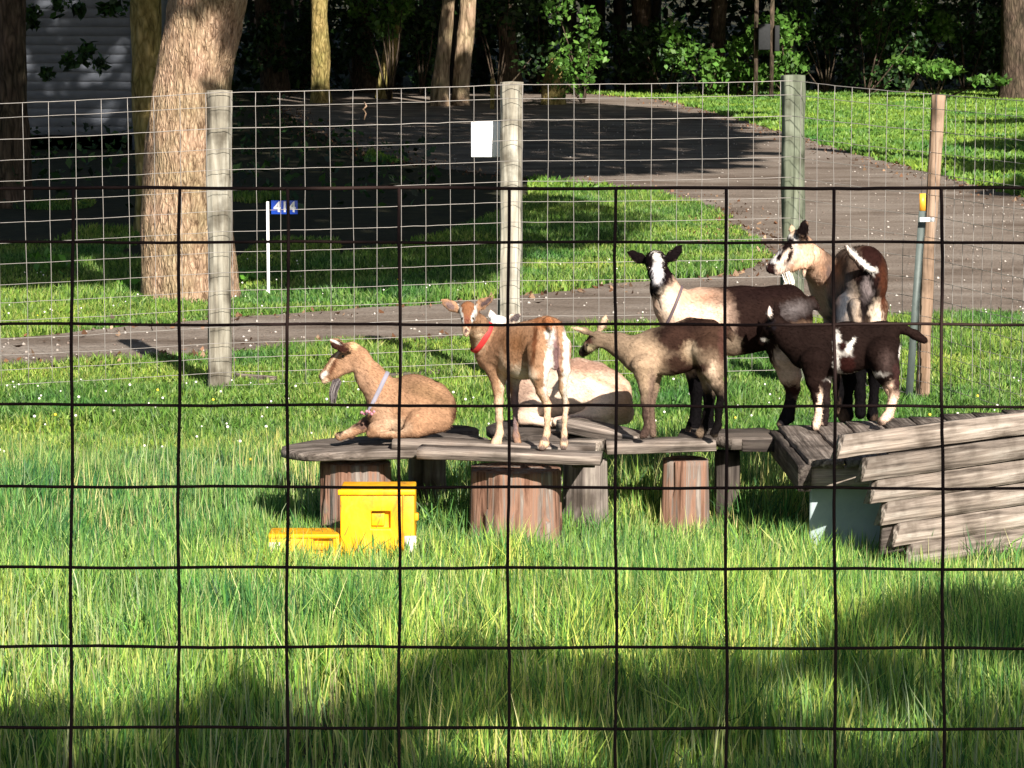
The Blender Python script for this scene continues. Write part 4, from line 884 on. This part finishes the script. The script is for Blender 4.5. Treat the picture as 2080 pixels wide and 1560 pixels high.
wb = MB(); c = W(987, 283, 16.9); wb.box(c, (M(30, 16.9), .006, M(36, 16.9))); o = wb.build('blank_board', MAT['white'], None); bevel(o, .004)
tag(o, 'small blank white rectangular board hanging behind the fence beside the middle post', 'board')
# steel t-post with orange cap and white clip
Yt = 15.9; tb = empty('steel_post', (W(1842, 790, Yt)[0], Yt, 0), 'blue-grey steel stake with orange top leaning beside the tan corner post', 'stake')
P0 = np.array([W(1845, 785, Yt)[0], Yt, -.05]); P1 = W(1874, 428, Yt); P2 = W(1874, 393, Yt); mb = MB()
Mx, L = frame(P0, P1, (0, -1, 0)); mb.box((P0 + P1) / 2, (L / 2, M(7.5, Yt), .003), Mx); mb.box((P0 + P1) / 2 + np.array([0, .014, 0]), (L / 2, .003, .014), Mx)
mb.build('stake', MAT['tpost'], tb)
Mx, L = frame(P1, P2, (0, -1, 0)); mb = MB(); mb.box((P1 + P2) / 2, (L / 2, M(6, Yt), .006), Mx); mb.build('orange_cap', MAT['orange'], tb)
mb = MB(); mb.box(W(1883, 446, Yt - .06), (M(15, Yt), .008, M(4.5, Yt))); bevel(mb.build('white_clip', MAT['white'], tb), .002)
# near rusty panel
fw = np.array([0, math.cos(TH), -math.sin(TH)])
def NP(px, py): d = ray(px, py); return np.array([0, 0, CAMZ]) + d * 5.036
npn = MB(); rows = [382, 492, 659, 824, 990, 1154, 1315, 1479, 1642, 1760]; cols_ = [-290, -70, 148, 365, 585, 812, 1033, 1250, 1473, 1693, 1911, 2132, 2350]
rr = np.random.default_rng(91)
for k, y_ in enumerate(rows):
    xs_ = np.linspace(-300, 2380, 60); ph = rr.uniform(0, 6); P = np.array([NP(x_, y_ + .002 * (x_ - 1040) * (1 if k > 2 else .1) + 1.2 * math.sin(x_ * .011 + ph) + rr.normal(0, .35)) for x_ in xs_]); npn.tube(P, .0031 if k else .0036, 6)
for k, x_ in enumerate(cols_):
    ys_ = np.linspace(382, 1765, 40); ph = rr.uniform(0, 6); sh = -3 if k < 6 else 4
    P = np.array([NP(x_ + sh * ((y_ - 382) / 1100) * abs(k - 6) * .3 + 1.6 * math.sin(y_ * .013 + ph) + rr.normal(0, .35), y_) for y_ in ys_]); P[:, 1] -= .004; npn.tube(P, .0034, 6)
tag(npn.build('welded_wire_fence', MAT['wire'], None, True), 'dark rusty welded wire panel across the whole foreground', 'fence panel')
# house number
Yh = 23.0; hp = empty('house_number_post', (G(545, 600)[0], G(545, 600)[1], 0), 'thin white post with a blue number plate reading 414, right of the big tree', 'sign')
Yh = G(545, 600)[1]; mb = MB(); A = G(545, 604); B = W(544, 408, Yh); mb.box((A + B) / 2, (.012, .006, (B[2] - A[2]) / 2)); bevel(mb.build('stake', MAT['white'], hp), .003)
C0 = W(578, 421, Yh); ang = 0; mb = MB(); mb.box(C0 + np.array([0, -.012, 0]), (M(27, Yh), .004, M(14, Yh))); o = mb.build('plate', MAT['blue'], hp); bevel(o, .003)
tc = bpy.data.curves.new('numerals', 'FONT'); tc.body = '414'; tc.size = M(27, Yh) * 1.12; tc.align_x = 'CENTER'; tc.align_y = 'CENTER'; tc.extrude = .001; tc.offset = .0022
to = bpy.data.objects.new('numerals', tc); COL.objects.link(to); to.rotation_euler = (math.pi / 2, 0, 0)
dg = bpy.context.evaluated_depsgraph_get(); me = bpy.data.meshes.new_from_object(to.evaluated_get(dg)); bpy.data.objects.remove(to)
no = bpy.data.objects.new('numerals', me); COL.objects.link(no); me.materials.clear(); me.materials.append(MAT['white']); no.parent = hp; no.rotation_euler = (math.pi / 2, 0, 0)
no.location = Vector(C0) + Vector((0.003, -.018, 0)) - Vector(hp.location)
# boards lying in the turf behind the tables
for i, (q, lab) in enumerate([((760, 775, 1000, 752), 'weathered board lying in the turf left of the red-collared kid'), ((480, 771, 560, 777), 'short thin stick lying beside the foot of the left fence post')]):
    A = G(q[0], q[1]); B = G(q[2], q[3]); A[2] += .04; B[2] += .04; o = plank('board', A, B, .1 if i == 0 else .03, .03, MAT['plank'], None, 100 + i); o.name = 'fallen_board' if i == 0 else 'stick'; tag(o, lab, 'board' if i == 0 else 'stick')
# ------------------------------------------------------------------ TREES
keep_lit(430, -40, 345, 560, 22.4, .26, 18); keep_lit(380, -40, 430, 600, 22.4, .28, 18); keep_lit(545, 408, 545, 600, 23.4, .25, 8); keep_lit(590, 420, 575, 425, 23.4, .25, 2)
YF = 68.
for (a, b, c_, d, r_l) in [(648, -5, 648, 165, .42), (905, 20, 893, 180, .5), (940, -20, 925, 180, .5), (1122, 110, 1126, 190, .55), (1180, 20, 1180, 180, 1.0), (830, 0, 800, 60, .4), (1860, 120, 1960, 170, .8), (1650, 120, 1640, 160, .5)]: keep_lit(a, b, c_, d, YF, r_l, 8)
def trunk_mesh(pts, name, mat, parent, seed=0, n=40, per=.12, disp=.03, freq=(5, 5, 1.2)):
    """pts: list of (world xyz, radius)"""
    P = np.array([p for p, _ in pts], float); Rr = np.array([r for _, r in pts]); L = np.r_[0, np.cumsum(np.linalg.norm(np.diff(P, axis=0), axis=1))]
    m = max(6, int(L[-1] / per)); t = np.linspace(0, L[-1], m)
    # smooth interpolation
    Q = np.stack([np.interp(t, L, P[:, i]) for i in range(3)], 1); q = np.interp(t, L, Rr)
    for _ in range(4):
        Q[1:-1] = (Q[:-2] + Q[1:-1] * 2 + Q[2:]) / 4; q[1:-1] = (q[:-2] + q[1:-1] * 2 + q[2:]) / 4
    a = np.linspace(0, 2 * np.pi, n, endpoint=False); V = (Q[:, None, :] + q[:, None, None] * np.stack([np.cos(a), np.sin(a), 0 * a], 1)[None]).reshape(-1, 3)
    nrm = np.tile(np.stack([np.cos(a), np.sin(a), 0 * a], 1), (m, 1)); d = (fbm(V * np.array(freq) + seed * 7, seed, 4) - .5) * 2
    V = V + nrm * (d * disp)[:, None] * np.clip(np.repeat(q, n) / .2, .2, 1.3)[:, None]
    i = np.arange(m - 1)[:, None] * n; k = np.arange(n)[None]; k2 = (k + 1) % n
    F = np.stack([(i + k).ravel(), (i + k2).ravel(), (i + n + k2).ravel(), (i + n + k).ravel()], 1)
    return mesh_np(name, V, F, mat, parent, True)
# big tree with its crown, whose shade falls behind it
base = G(385, 612); YB = base[1] + .3
bt = empty('big_tree', (base[0], YB, 0), 'thick pale-barked tree leaning right, in full sun beside the left fence post', 'tree')
tp = []
for (pl, pr, py) in [(283, 502, 632), (286, 488, 598), (287, 482, 540), (286, 474, 470), (290, 472, 380), (296, 470, 300), (305, 468, 230), (316, 470, 150), (330, 484, 80), (345, 500, 0), (362, 518, -80), (380, 530, -200), (385, 515, -400)]:
    cpt = W((pl + pr) / 2, py, YB); tp.append(((cpt[0], cpt[1], max(cpt[2], -.1) if py < 600 else cpt[2]), M((pr - pl) / 2, YB)))
top_ = tp[-1][0]; tp += [((top_[0] + .1, YB, 6.5), .34), ((top_[0] + .4, YB + .3, 9), .22)]
trunk_mesh(tp, 'trunk', MAT['bark'], bt, 3, 150, .03, .02, (15, 15, 3.6))
for i, (x_, y_, z_) in enumerate([(-4, -2.5, 9.5), (3.5, -3, 9), (2.5, 3, 10.5), (-3.5, 3, 9.5), (0, -5, 10)]):
    s0 = np.array([top_[0], YB, 4.6 + .3 * i]); trunk_mesh([(s0, .2), (s0 + np.array([x_ * .5, y_ * .5, (z_ - s0[2]) * .6]), .13), (s0 + np.array([x_, y_, z_ - s0[2]]), .05)], 'branch', MAT['bark'], bt, 10 + i, 14, .3, .02)
# shaded ground, in photo pixels; leaves hang where the sun's rays to it pass
def shade_leaves(poly_px, hr, dens, size, seed, keep=.0, clump=1.1, far=None, thr=.42):
    pw = [tuple(G(*q)[:2]) for q in poly_px]; A = np.array(pw); r = np.random.default_rng(seed); x0, y0 = A.min(0); x1, y1 = A.max(0)
    n = int((x1 - x0) * (y1 - y0) * dens); x_ = r.uniform(x0, x1, n); y_ = r.uniform(y0, y1, n); k = inpoly(x_, y_, pw); x_ = x_[k]; y_ = y_[k]; n = len(x_)
    h_ = r.uniform(hr[0], hr[1], n); z0 = zt(y_); kk = (h_) / math.tan(SUN_E); P = np.stack([x_ + SH[0] * kk, y_ + SH[1] * kk, z0 + h_], 1)
    c = fbm(P / clump, seed + 2, 2); P = P[c > thr]; P = P[~lit_mask(P)]; return P
MAT['boxgrey'] = flat('shade_darkened_grey', (.022, .023, .025), .7, 0, .15)  # grey darkened so the box carries its shade in the colour
LCAN = [(.05, .11, .02), (.07, .14, .025), (.035, .08, .018)]
Pn = shade_leaves([(-900, 594), (-50, 590), (300, 592), (500, 590), (760, 602), (960, 585), (1060, 530), (1030, 430), (980, 395), (1060, 372), (1250, 350), (-900, 350)], (6.5, 13), 230, .3, 101, thr=.34)
Pm = shade_leaves([(1030, 520), (1250, 500), (1340, 450), (1100, 400), (980, 395), (900, 460)], (6.5, 12), 160, .25, 102, thr=.5, clump=.6)
Pbt = np.concatenate([Pn, Pm]); V, F, C = leaves(Pbt, .3, LCAN, seed=103); mesh_np('crown', V, F, MAT['leaf'], bt, False, C)
# second big tree, out of the frame to the right: shades the back of the drive
s2 = empty('shade_tree', (6.5, 34, 0), 'tall broad tree beside the drive, its crown above the picture', 'tree'); s2.location = (13, 28, zt(28))
trunk_mesh([((13, 28, zt(28) - .1), .4), ((12.8, 28, 5), .32), ((11, 30, 11), .2)], 'trunk', MAT['bark_dark'], s2, 5, 24, .3)
Pb = shade_leaves([(-1500, 355), (-1500, 194), (700, 190), (1000, 196), (1350, 222), (1480, 252), (1530, 290), (1500, 318), (1440, 352), (1150, 358), (880, 350)], (8, 20), 70, .45, 104, thr=.40, clump=.9)
for i in range(9):   # finger-like shade at the drive's right side
    yy_ = 235 + i * 13; Pb = np.concatenate([Pb, shade_leaves([(1420, yy_ - 4), (1565 + 45 * math.sin(i * 2.3), yy_), (1420, yy_ + 4)], (9, 15), 320, .4, 120 + i, thr=.1)])
V, F, C = leaves(Pb, .5, LCAN, seed=105); mesh_np('crown', V, F, MAT['leaf'], s2, False, C)
s3 = empty('shade_tree', (21, 36, zt(36)), 'tree right of the lawn throwing bands of shade on the grass', 'tree')
trunk_mesh([((21, 36, zt(36) - .1), .4), ((21, 36, 5), .32), ((19, 37, 10), .2)], 'trunk', MAT['bark_dark'], s3, 6, 24, .3)
Pc = np.concatenate([shade_leaves([(1925, 300), (2020, 290), (2300, 262), (2300, 306), (2100, 318), (1990, 310)], (6, 12), 110, .4, 131, thr=.2), shade_leaves([(1920, 338), (2040, 330), (2300, 326), (2300, 352), (2060, 356), (1940, 354)], (6, 12), 110, .4, 132, thr=.2), shade_leaves([(1985, 395), (2060, 370), (2300, 362), (2300, 420), (2060, 400)], (6, 12), 110, .4, 133, thr=.2), shade_leaves([(1920, 254), (2080, 246), (2300, 244), (2300, 250), (2000, 258)], (6, 12), 120, .4, 134, thr=.3)])
V, F, C = leaves(Pc, .4, LCAN, seed=106); mesh_np('crown', V, F, MAT['leaf'], s3, False, C)
# tree behind the camera: shades the near fence and the front of the grass
s4 = empty('shade_tree', (5.5, -6, .5), 'leafy tree behind the viewer, shading the front of the pen', 'tree')
trunk_mesh([((5.5, -6, .3), .3), ((5.2, -6, 4), .24), ((4.6, -5.5, 8), .12)], 'trunk', MAT['bark_dark'], s4, 7, 24, .3)
fp = [(-600, 1470), (0, 1462), (180, 1500), (330, 1470), (480, 1400), (620, 1470), (780, 1410), (900, 1330), (1000, 1370), (1120, 1380), (1250, 1420), (1330, 1370), (1480, 1410), (1600, 1370), (1640, 1315), (1740, 1280), (1850, 1250), (2000, 1270), (2080, 1240), (2700, 1130), (3000, 1560), (3000, 2000), (-600, 2000)]
LIT.clear()
for q in [(1010, 1580, .2), (1200, 1590, .2), (1560, 1480, .15), (900, 1560, .13), (1330, 1580, .15), (1760, 1520, .15), (240, 1540, .12), (1930, 1420, .12), (1100, 1560, .14), (700, 1620, .12)]:
    w_ = G(q[0], q[1]); LIT.append((w_[0], w_[1], q[2]))
Pd = shade_leaves(fp, (5.0, 8.5), 820, .13, 141, thr=.47, clump=.34)
Pe = shade_leaves([(900, 1280), (1000, 1220), (1150, 1270), (1240, 1240), (1300, 1310), (1100, 1360)], (5, 8), 120, .1, 142, thr=.55, clump=.25)
pw = np.stack(np.meshgrid(np.linspace(-3.4, 1.2, 120), np.linspace(4.6, 7.1, 60)), -1).reshape(-1, 2); rq = np.random.default_rng(8); hq = rq.uniform(5, 8, len(pw)); kq = hq / math.tan(SUN_E)
Pf = np.stack([pw[:, 0] + SH[0] * kq, pw[:, 1] + SH[1] * kq, hq], 1)
V, F, C = leaves(np.concatenate([Pd, Pe, Pf]), .15, LCAN, seed=143); mesh_np('crown', V, F, MAT['leaf'], s4, False, C)

# --- trees and shrubs along the wood's edge
LIT.clear()
keep = [(648, -5, 648, 165, .42), (905, 20, 893, 180, .5), (940, -20, 925, 180, .5), (1122, 110, 1126, 190, .55), (1180, 20, 1180, 180, .9), (830, 0, 800, 60, .4), (1860, 130, 1960, 170, .8), (1650, 120, 1640, 160, .5)]
for a, b, c_, d, r_l in keep: keep_lit(a, b, c_, d, YF, r_l, 8)
rk = np.random.default_rng(77)
for _ in range(46):
    qx = rk.uniform(1230, 2080) if rk.random() < .75 else rk.uniform(480, 1100)
    if abs(qx - 1555) > 45: qy = rk.uniform(-10, 165); keep_lit(qx, qy, qx + rk.normal(0, 15), qy + rk.normal(0, 15), 71, rk.uniform(.2, .42), 2)
def tree(px_b, px_t, wb_, wt_, Y, mat, label, seed, crown_r=3.2, py_b=None, name='tree'):
    b = W(px_b, 180, Y); t = W(px_t, 0, Y); z0 = zt(Y); o = empty(name, (b[0], Y, z0), label, 'tree', 'trees at the edge of the wood')
    sl = (t[0] - b[0]) / max(.5, t[2] - z0); rb = M(wb_, Y) / 2; rt = M(wt_, Y) / 2
    trunk_mesh([((b[0], Y, z0 - .2), rb * 1.25), ((b[0], Y, z0 + .3), rb), ((t[0], Y, t[2]), rt), ((t[0] + sl * 3, Y + .3, t[2] + 5), rt * .7), ((t[0] + sl * 3, Y + .5, t[2] + 10), rt * .3)], 'trunk', mat, o, seed, 28, .15, .06)
    r = np.random.default_rng(seed); cc = []; rd = []
    for i in range(9):
        cc.append((t[0] + sl * 3 + r.normal(0, crown_r * .6), Y + r.normal(0, crown_r * .6), t[2] + r.uniform(3.0, 11))); rd.append(r.uniform(1.2, 2.2))
    Pq = blob_points(1500, np.array(cc), np.array(rd)[:, None] * np.ones((1, 3)), seed); Pq = Pq[~lit_mask(Pq)]; V, F, C = leaves(Pq, .42, LCAN, seed=seed); mesh_np('crown', V, F, MAT['leaf'], o, False, C); return o
tree(652, 648, 40, 36, 68, MAT['bark_yellow'], 'yellowish trunk with dark blotches behind the drive, far left of the centre post', 201)
tree(780, 812, 32, 24, 71, MAT['bark_yellow'], 'crooked mossy trunk with sunlit leaves at its left', 202)
tree(894, 912, 38, 24, 66, MAT['bark_pale'], 'left one of the two pale leaning trunks behind the drive', 203)
tree(933, 952, 36, 34, 66.4, MAT['bark_pale'], 'right one of the two pale leaning trunks, leaf shadows near its top', 204)
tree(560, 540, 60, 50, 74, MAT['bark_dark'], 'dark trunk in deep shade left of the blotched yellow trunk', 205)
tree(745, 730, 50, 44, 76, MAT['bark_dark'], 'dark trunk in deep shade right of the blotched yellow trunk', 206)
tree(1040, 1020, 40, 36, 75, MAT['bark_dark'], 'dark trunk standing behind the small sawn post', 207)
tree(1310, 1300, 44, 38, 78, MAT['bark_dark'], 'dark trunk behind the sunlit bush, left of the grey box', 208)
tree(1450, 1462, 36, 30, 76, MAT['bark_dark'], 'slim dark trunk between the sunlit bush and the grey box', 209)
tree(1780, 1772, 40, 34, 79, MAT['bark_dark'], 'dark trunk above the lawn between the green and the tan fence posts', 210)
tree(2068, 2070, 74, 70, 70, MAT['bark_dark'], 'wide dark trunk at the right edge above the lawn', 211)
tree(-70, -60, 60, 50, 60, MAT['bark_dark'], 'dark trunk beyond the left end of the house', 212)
# near left trunks
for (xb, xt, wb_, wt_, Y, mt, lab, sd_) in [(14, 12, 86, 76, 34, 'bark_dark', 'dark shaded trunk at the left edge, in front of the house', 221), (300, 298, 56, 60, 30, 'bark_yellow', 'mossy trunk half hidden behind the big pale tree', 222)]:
    z0 = zt(Y); b = W(xb, 300, Y); t = W(xt, 0, Y); o = empty('tree', (b[0], Y, z0), lab, 'tree')
    trunk_mesh([((b[0], Y, z0 - .2), M(wb_, Y) / 2 * 1.3), ((b[0], Y, z0 + .5), M(wb_, Y) / 2), ((t[0], Y, t[2]), M(wt_, Y) / 2), ((t[0], Y + .3, 8), .15)], 'trunk', MAT[mt], o, sd_, 36, .08, .06)
    Pq = blob_points(1400, np.array([(t[0], Y, 8), (t[0] - 1.5, Y + 1, 7.5), (t[0] + 1.5, Y - 1, 8)]), np.array([[2, 2, 1.6]] * 3), sd_)
    V, F, C = leaves(Pq, .35, LCAN, seed=sd_); mesh_np('crown', V, F, MAT['leaf'], o, False, C)
    for bi, grp in enumerate([] if sd_ != 221 else [[0, 1, 2, 3, 4], [5, 6, 11], [7, 10], [8, 9]]):   # hanging leafy twigs in front of the siding
        cc = []; ALLT = [(170, 115, 26), (205, 130, 18), (140, 125, 22), (95, 150, 16), (180, 95, 20), (60, 30, 30), (30, 60, 16), (120, 10, 30), (240, 15, 26), (215, 20, 16), (160, 20, 16), (68, 45, 18)]
        for (qx, qy, rr_) in [ALLT[z] for z in grp]: cc.append((W(qx, qy, Y + .6), M(rr_, Y)))
        Pq = blob_points(45 * len(grp), np.array([c[0] for c in cc]), np.array([[c[1]] * 3 for c in cc]), 33 + bi, .1); V, F, C = leaves(Pq, .12, LEAF_SHADED, seed=34); mesh_np('leafy_twig', V, F, MAT['leaf'], o, False, C)
# broken stump and small sawn post
p = W(1124, 186, YF - 1); o = trunk_mesh([((p[0], YF - 1, zt(YF) - .1), .32), ((p[0], YF - 1, zt(YF) + .5), .27), ((p[0] - .02, YF - 1, zt(YF) + .85), .16), ((p[0], YF - 1, zt(YF) + 1.15), .02)], 'broken_trunk', MAT['bark_yellow'], None, 231, 26, .06, .12)
tag(o, 'short broken yellow trunk with a jagged top behind the drive, left of the sunlit bush', 'tree stump')
p = W(1000, 150, 64); mb = MB(); mb.box((p[0], 64, zt(64) + .35), (.05, .05, .38)); tag(bevel(mb.build('sawn_post', MAT['bark_yellow']), .01), 'small sawn post standing behind the drive near the paired trunks', 'post')
# grey utility box on posts
p = W(1552, 75, 70); ub = empty('utility_box', (p[0], 70, zt(70)), 'grey metal box on dark poles at the edge of the wood above the lawn', 'utility box')
mb = MB(); mb.box(p, (M(12, 70), .12, M(26, 70))); bevel(mb.build('box', MAT['boxgrey'], ub), .02)
mb = MB(); q2 = W(1578, 78, 70.2); mb.box(q2, (M(5, 70), .1, M(26, 70))); bevel(mb.build('conduit_cover', MAT['boxgrey'], ub), .02)
for qx in (1536, 1568): mb = MB(); q = W(qx, 60, 70.3); mb.tube([(q[0], 70.3, zt(70) - .1), (q[0], 70.3, q[2] + 1.2)], .06, 8); mb.build('pole', MAT['bark_dark'], ub)
# shrubs along the wood's edge
def shrub(px, py, rx, ry, Y, n, seed, label, size=.17, cols=LEAF_SHADED, depth=.8, stem=True, name='shrub', group='shrubs at the edge of the wood'):
    c = W(px, py, Y); z0 = zt(Y); r = np.random.default_rng(seed); o = empty(name, (c[0], Y, z0), label, 'shrub', group)
    k = 7; cc = np.stack([c[0] + r.normal(0, .5, k) * M(rx, Y), Y + r.normal(0, .35, k), c[2] + r.uniform(-.8, .8, k) * M(ry, Y)], 1); cc[:, 2] = np.maximum(cc[:, 2], z0 + .3)
    rd = np.stack([r.uniform(.4, .75, k) * M(rx, Y), r.uniform(.4, .8, k) * depth, r.uniform(.3, .5, k) * M(ry, Y)], 1)
    Pq = blob_points(n, cc, rd, seed, .3); Pq = Pq[Pq[:, 2] > z0]; V, F, C = leaves(Pq, size, cols, seed=seed); mesh_np('foliage', V, F, MAT['leaf'], o, False, C)
    mb = MB()
    for q in cc: mb.tube([(c[0], Y, z0 - .05), ((c[0] + q[0]) / 2 + .05, (Y + q[1]) / 2, (z0 + q[2]) / 2), tuple(q)], [.03, .02, .008], 5)
    mb.build('stems', MAT['bark_dark'], o); return o
LEAF_LIT = [(.05, .13, .018), (.075, .18, .025), (.10, .2, .035)]  # brighter tones for sunlit bushes; the sunlight is put into the leaf colour
shrub(1185, 95, 60, 110, YF, 1100, 301, 'tall bright green sunlit bush right of the broken trunk', .15, LEAF_LIT)
for i, (px_, py_, rx, ry, Y, lab) in enumerate([
    (540, 60, 50, 80, 73, 'dark bush with a few lit leaves right of the big tree'), (610, 90, 60, 90, 78, 'dark bush behind the left side of the blotched trunk'), (720, 80, 70, 100, 75, 'dark bush between the blotched trunk and the mossy trunk'),
    (790, 40, 50, 60, 70, 'small bush with sunlit leaves around the crooked mossy trunk'), (855, 90, 60, 100, 74, 'dark bush left of the paired pale trunks'), (1010, 80, 80, 110, 73, 'dark bush right of the paired pale trunks'),
    (1090, 60, 60, 90, 76, 'dark bush above the broken trunk'), (1270, 80, 80, 110, 75, 'dark bush right of the bright bush'), (1350, 120, 70, 70, 73, 'low dark bush with pale specks at the lawn edge'),
    (1430, 90, 70, 100, 72, 'mid green bush left of the grey box'), (1500, 120, 55, 60, 72, 'low green bush below the grey box'), (1600, 110, 60, 80, 71, 'green bush right of the grey box'), (1680, 60, 80, 110, 74, 'tall dark bush behind the green fence post'),
    (1760, 90, 70, 100, 73, 'dark bush left of the tan corner post'), (1840, 60, 70, 100, 74, 'tall loosely leaved bush with lit twigs'), (1900, 145, 70, 30, 70, 'low pale green seedling thicket at the right of the lawn'),
    (1960, 80, 70, 110, 76, 'dark bush near the right edge'), (2030, 100, 60, 90, 78, 'dark bush behind the wide right trunk'), (2130, 80, 70, 110, 75, 'dark bush beyond the right edge')]):
    lit_ = i in (3, 9, 10, 11, 14, 15); shrub(px_, py_, rx, ry, Y, 900, 310 + i, lab, .17, LEAF_LIT if lit_ else LEAF_SHADED)
# broadleaf weeds by the fence
for i, (px_, py_, s_, n_, lab) in enumerate([(110, 556, 60, 46, 'clump of broad-leaved weeds with bright leaves at the shade edge, far left'), (262, 590, 26, 18, 'small broad-leaved weed at the left foot of the big tree'), (500, 575, 30, 22, 'small weed between the big tree and the number post')]):
    p = G(px_, py_); r = np.random.default_rng(400 + i); o = empty('weed', p, lab, 'weed'); Pq = p + np.stack([r.normal(0, M(s_, 23) * .5, n_), r.normal(0, .1, n_), r.uniform(.02, M(s_, 23) * .75, n_)], 1)
    V, F, C = leaves(Pq, r.uniform(.08, .15, n_), [(.1, .26, .03), (.13, .3, .05)], seed=410 + i); mesh_np('leaves', V, F, MAT['leaf'], o, False, C)
    mb = MB(); [mb.tube([tuple(p), tuple(q)], .003, 3, (.1, .2, .04)) for q in Pq]; mb.build('stems', MAT['vcol'], o)
# the wood behind: trunks, leaves and canopy, one mass
r = np.random.default_rng(500); n = 62000; Pq = np.stack([r.uniform(-26, 30, n), r.uniform(76, 112, n), 0 * np.arange(n)], 1); Pq[:, 2] = zt(Pq[:, 1]) + r.uniform(.1, 6.5, n); Pq = Pq[fbm(Pq / 1.7, 501, 2) > .46]
V1, F1, C1 = leaves(Pq, .34, np.array(LEAF_SHADED) * .7, seed=502)  # leaf colour lowered again to keep the far wood in shade
n = 52000; Pq = np.stack([r.uniform(-26, 34, n), r.uniform(64, 112, n), r.uniform(5.6, 17, n)], 1); Pq = Pq[fbm(Pq / 2.2, 503, 2) > .45]; Pq = Pq[~lit_mask(Pq)]; 
n = 70000; Pr = np.stack([r.uniform(-24, 34, n), r.uniform(56, 88, n), r.uniform(5.4, 15, n)], 1); Pr = Pr[(Pr[:, 1] + 1.64 * (Pr[:, 2] - 1.39) > 74.5) & (fbm(Pr / 1.5, 505, 2) > .36)]; Pr = Pr[~lit_mask(Pr)]; Pq = np.concatenate([Pq, Pr])
V2, F2, C2 = leaves(Pq, .62, LCAN, seed=504)
mb = MB()
for i in range(60):
    x_ = r.uniform(-22, 24); y_ = r.uniform(80, 110); mb.tube([(x_, y_, zt(y_) - .2), (x_ + r.normal(0, .3), y_, 7), (x_ + r.normal(0, .6), y_, 14)], [r.uniform(.15, .4), .15, .08], 8, (.04, .03, .025))
Vt = np.concatenate(mb.V); Ft = np.concatenate(mb.F4); 
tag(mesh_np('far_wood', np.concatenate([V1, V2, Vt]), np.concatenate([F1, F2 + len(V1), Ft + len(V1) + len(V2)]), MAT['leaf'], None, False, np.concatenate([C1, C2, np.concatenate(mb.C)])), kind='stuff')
# undergrowth in the deep shade on the left
r = np.random.default_rng(520); n = 3000; x_ = r.uniform(-12, -1, n); y_ = r.uniform(30, 62, n); k = ~inpoly(x_, y_, ROAD) & (vnoise(np.stack([x_ * .4, y_ * .2, x_ * 0], 1), 5) > .5); Pq = np.stack([x_[k], y_[k], zt(y_[k]) + r.uniform(.02, .5, k.sum())], 1)
V, F, C = leaves(Pq, .13, LEAF_SHADED, seed=521); tag(mesh_np('undergrowth', V, F, MAT['leaf'], None, False, C), kind='stuff')
# --- house
YH = 47.; z0 = zt(YH); hl = W(20, 300, YH)[0] - 3.0; hr_ = W(272, 300, YH)[0]; ho = empty('house', ((hl + hr_) / 2, YH, z0), 'pale grey clapboard house wall in the shade behind the left trees', 'house')
mb = MB(); bh = .155
for i in range(36):
    zb = z0 + .25 + i * bh; V = np.array([(hl, YH - .03, zb), (hr_, YH - .03, zb), (hr_, YH - .004, zb + bh + .01), (hl, YH - .004, zb + bh + .01), (hl, YH, zb), (hr_, YH, zb)]); mb.add(V, [(0, 1, 2, 3), (4, 5, 1, 0)])
mb.build('clapboard_wall', MAT['siding'], ho)
mb = MB(); mb.box(((hl + hr_) / 2, YH + 3.5, z0 + 2.9), ((hr_ - hl) / 2 - .01, 3.48, 3.1)); mb.build('walls', MAT['siding'], ho)
mb = MB(); mb.box((hr_ + .04, YH - .02, z0 + 2.9), (.06, .04, 3.0)); mb.build('corner_board', MAT['siding'], ho)
mb = MB(); mb.box(((hl + hr_) / 2, YH + 3.4, z0 + .1), ((hr_ - hl) / 2 + .01, 3.38, .16)); mb.build('foundation', MAT['stump_grey'], ho)
mb = MB(); V = np.array([(hl - .4, YH - .5, z0 + 5.9), (hr_ + .4, YH - .5, z0 + 5.9), (hr_ + .4, YH + 7.5, z0 + 5.9), (hl - .4, YH + 7.5, z0 + 5.9), (hl - .4, YH + 3.5, z0 + 8.4), (hr_ + .4, YH + 3.5, z0 + 8.4)]); mb.add(V, [(0, 1, 5, 4), (2, 3, 4, 5), (0, 3, 2, 1)], [(0, 4, 3), (1, 2, 5)]); mb.build('roof', MAT['metalgrey'], ho)
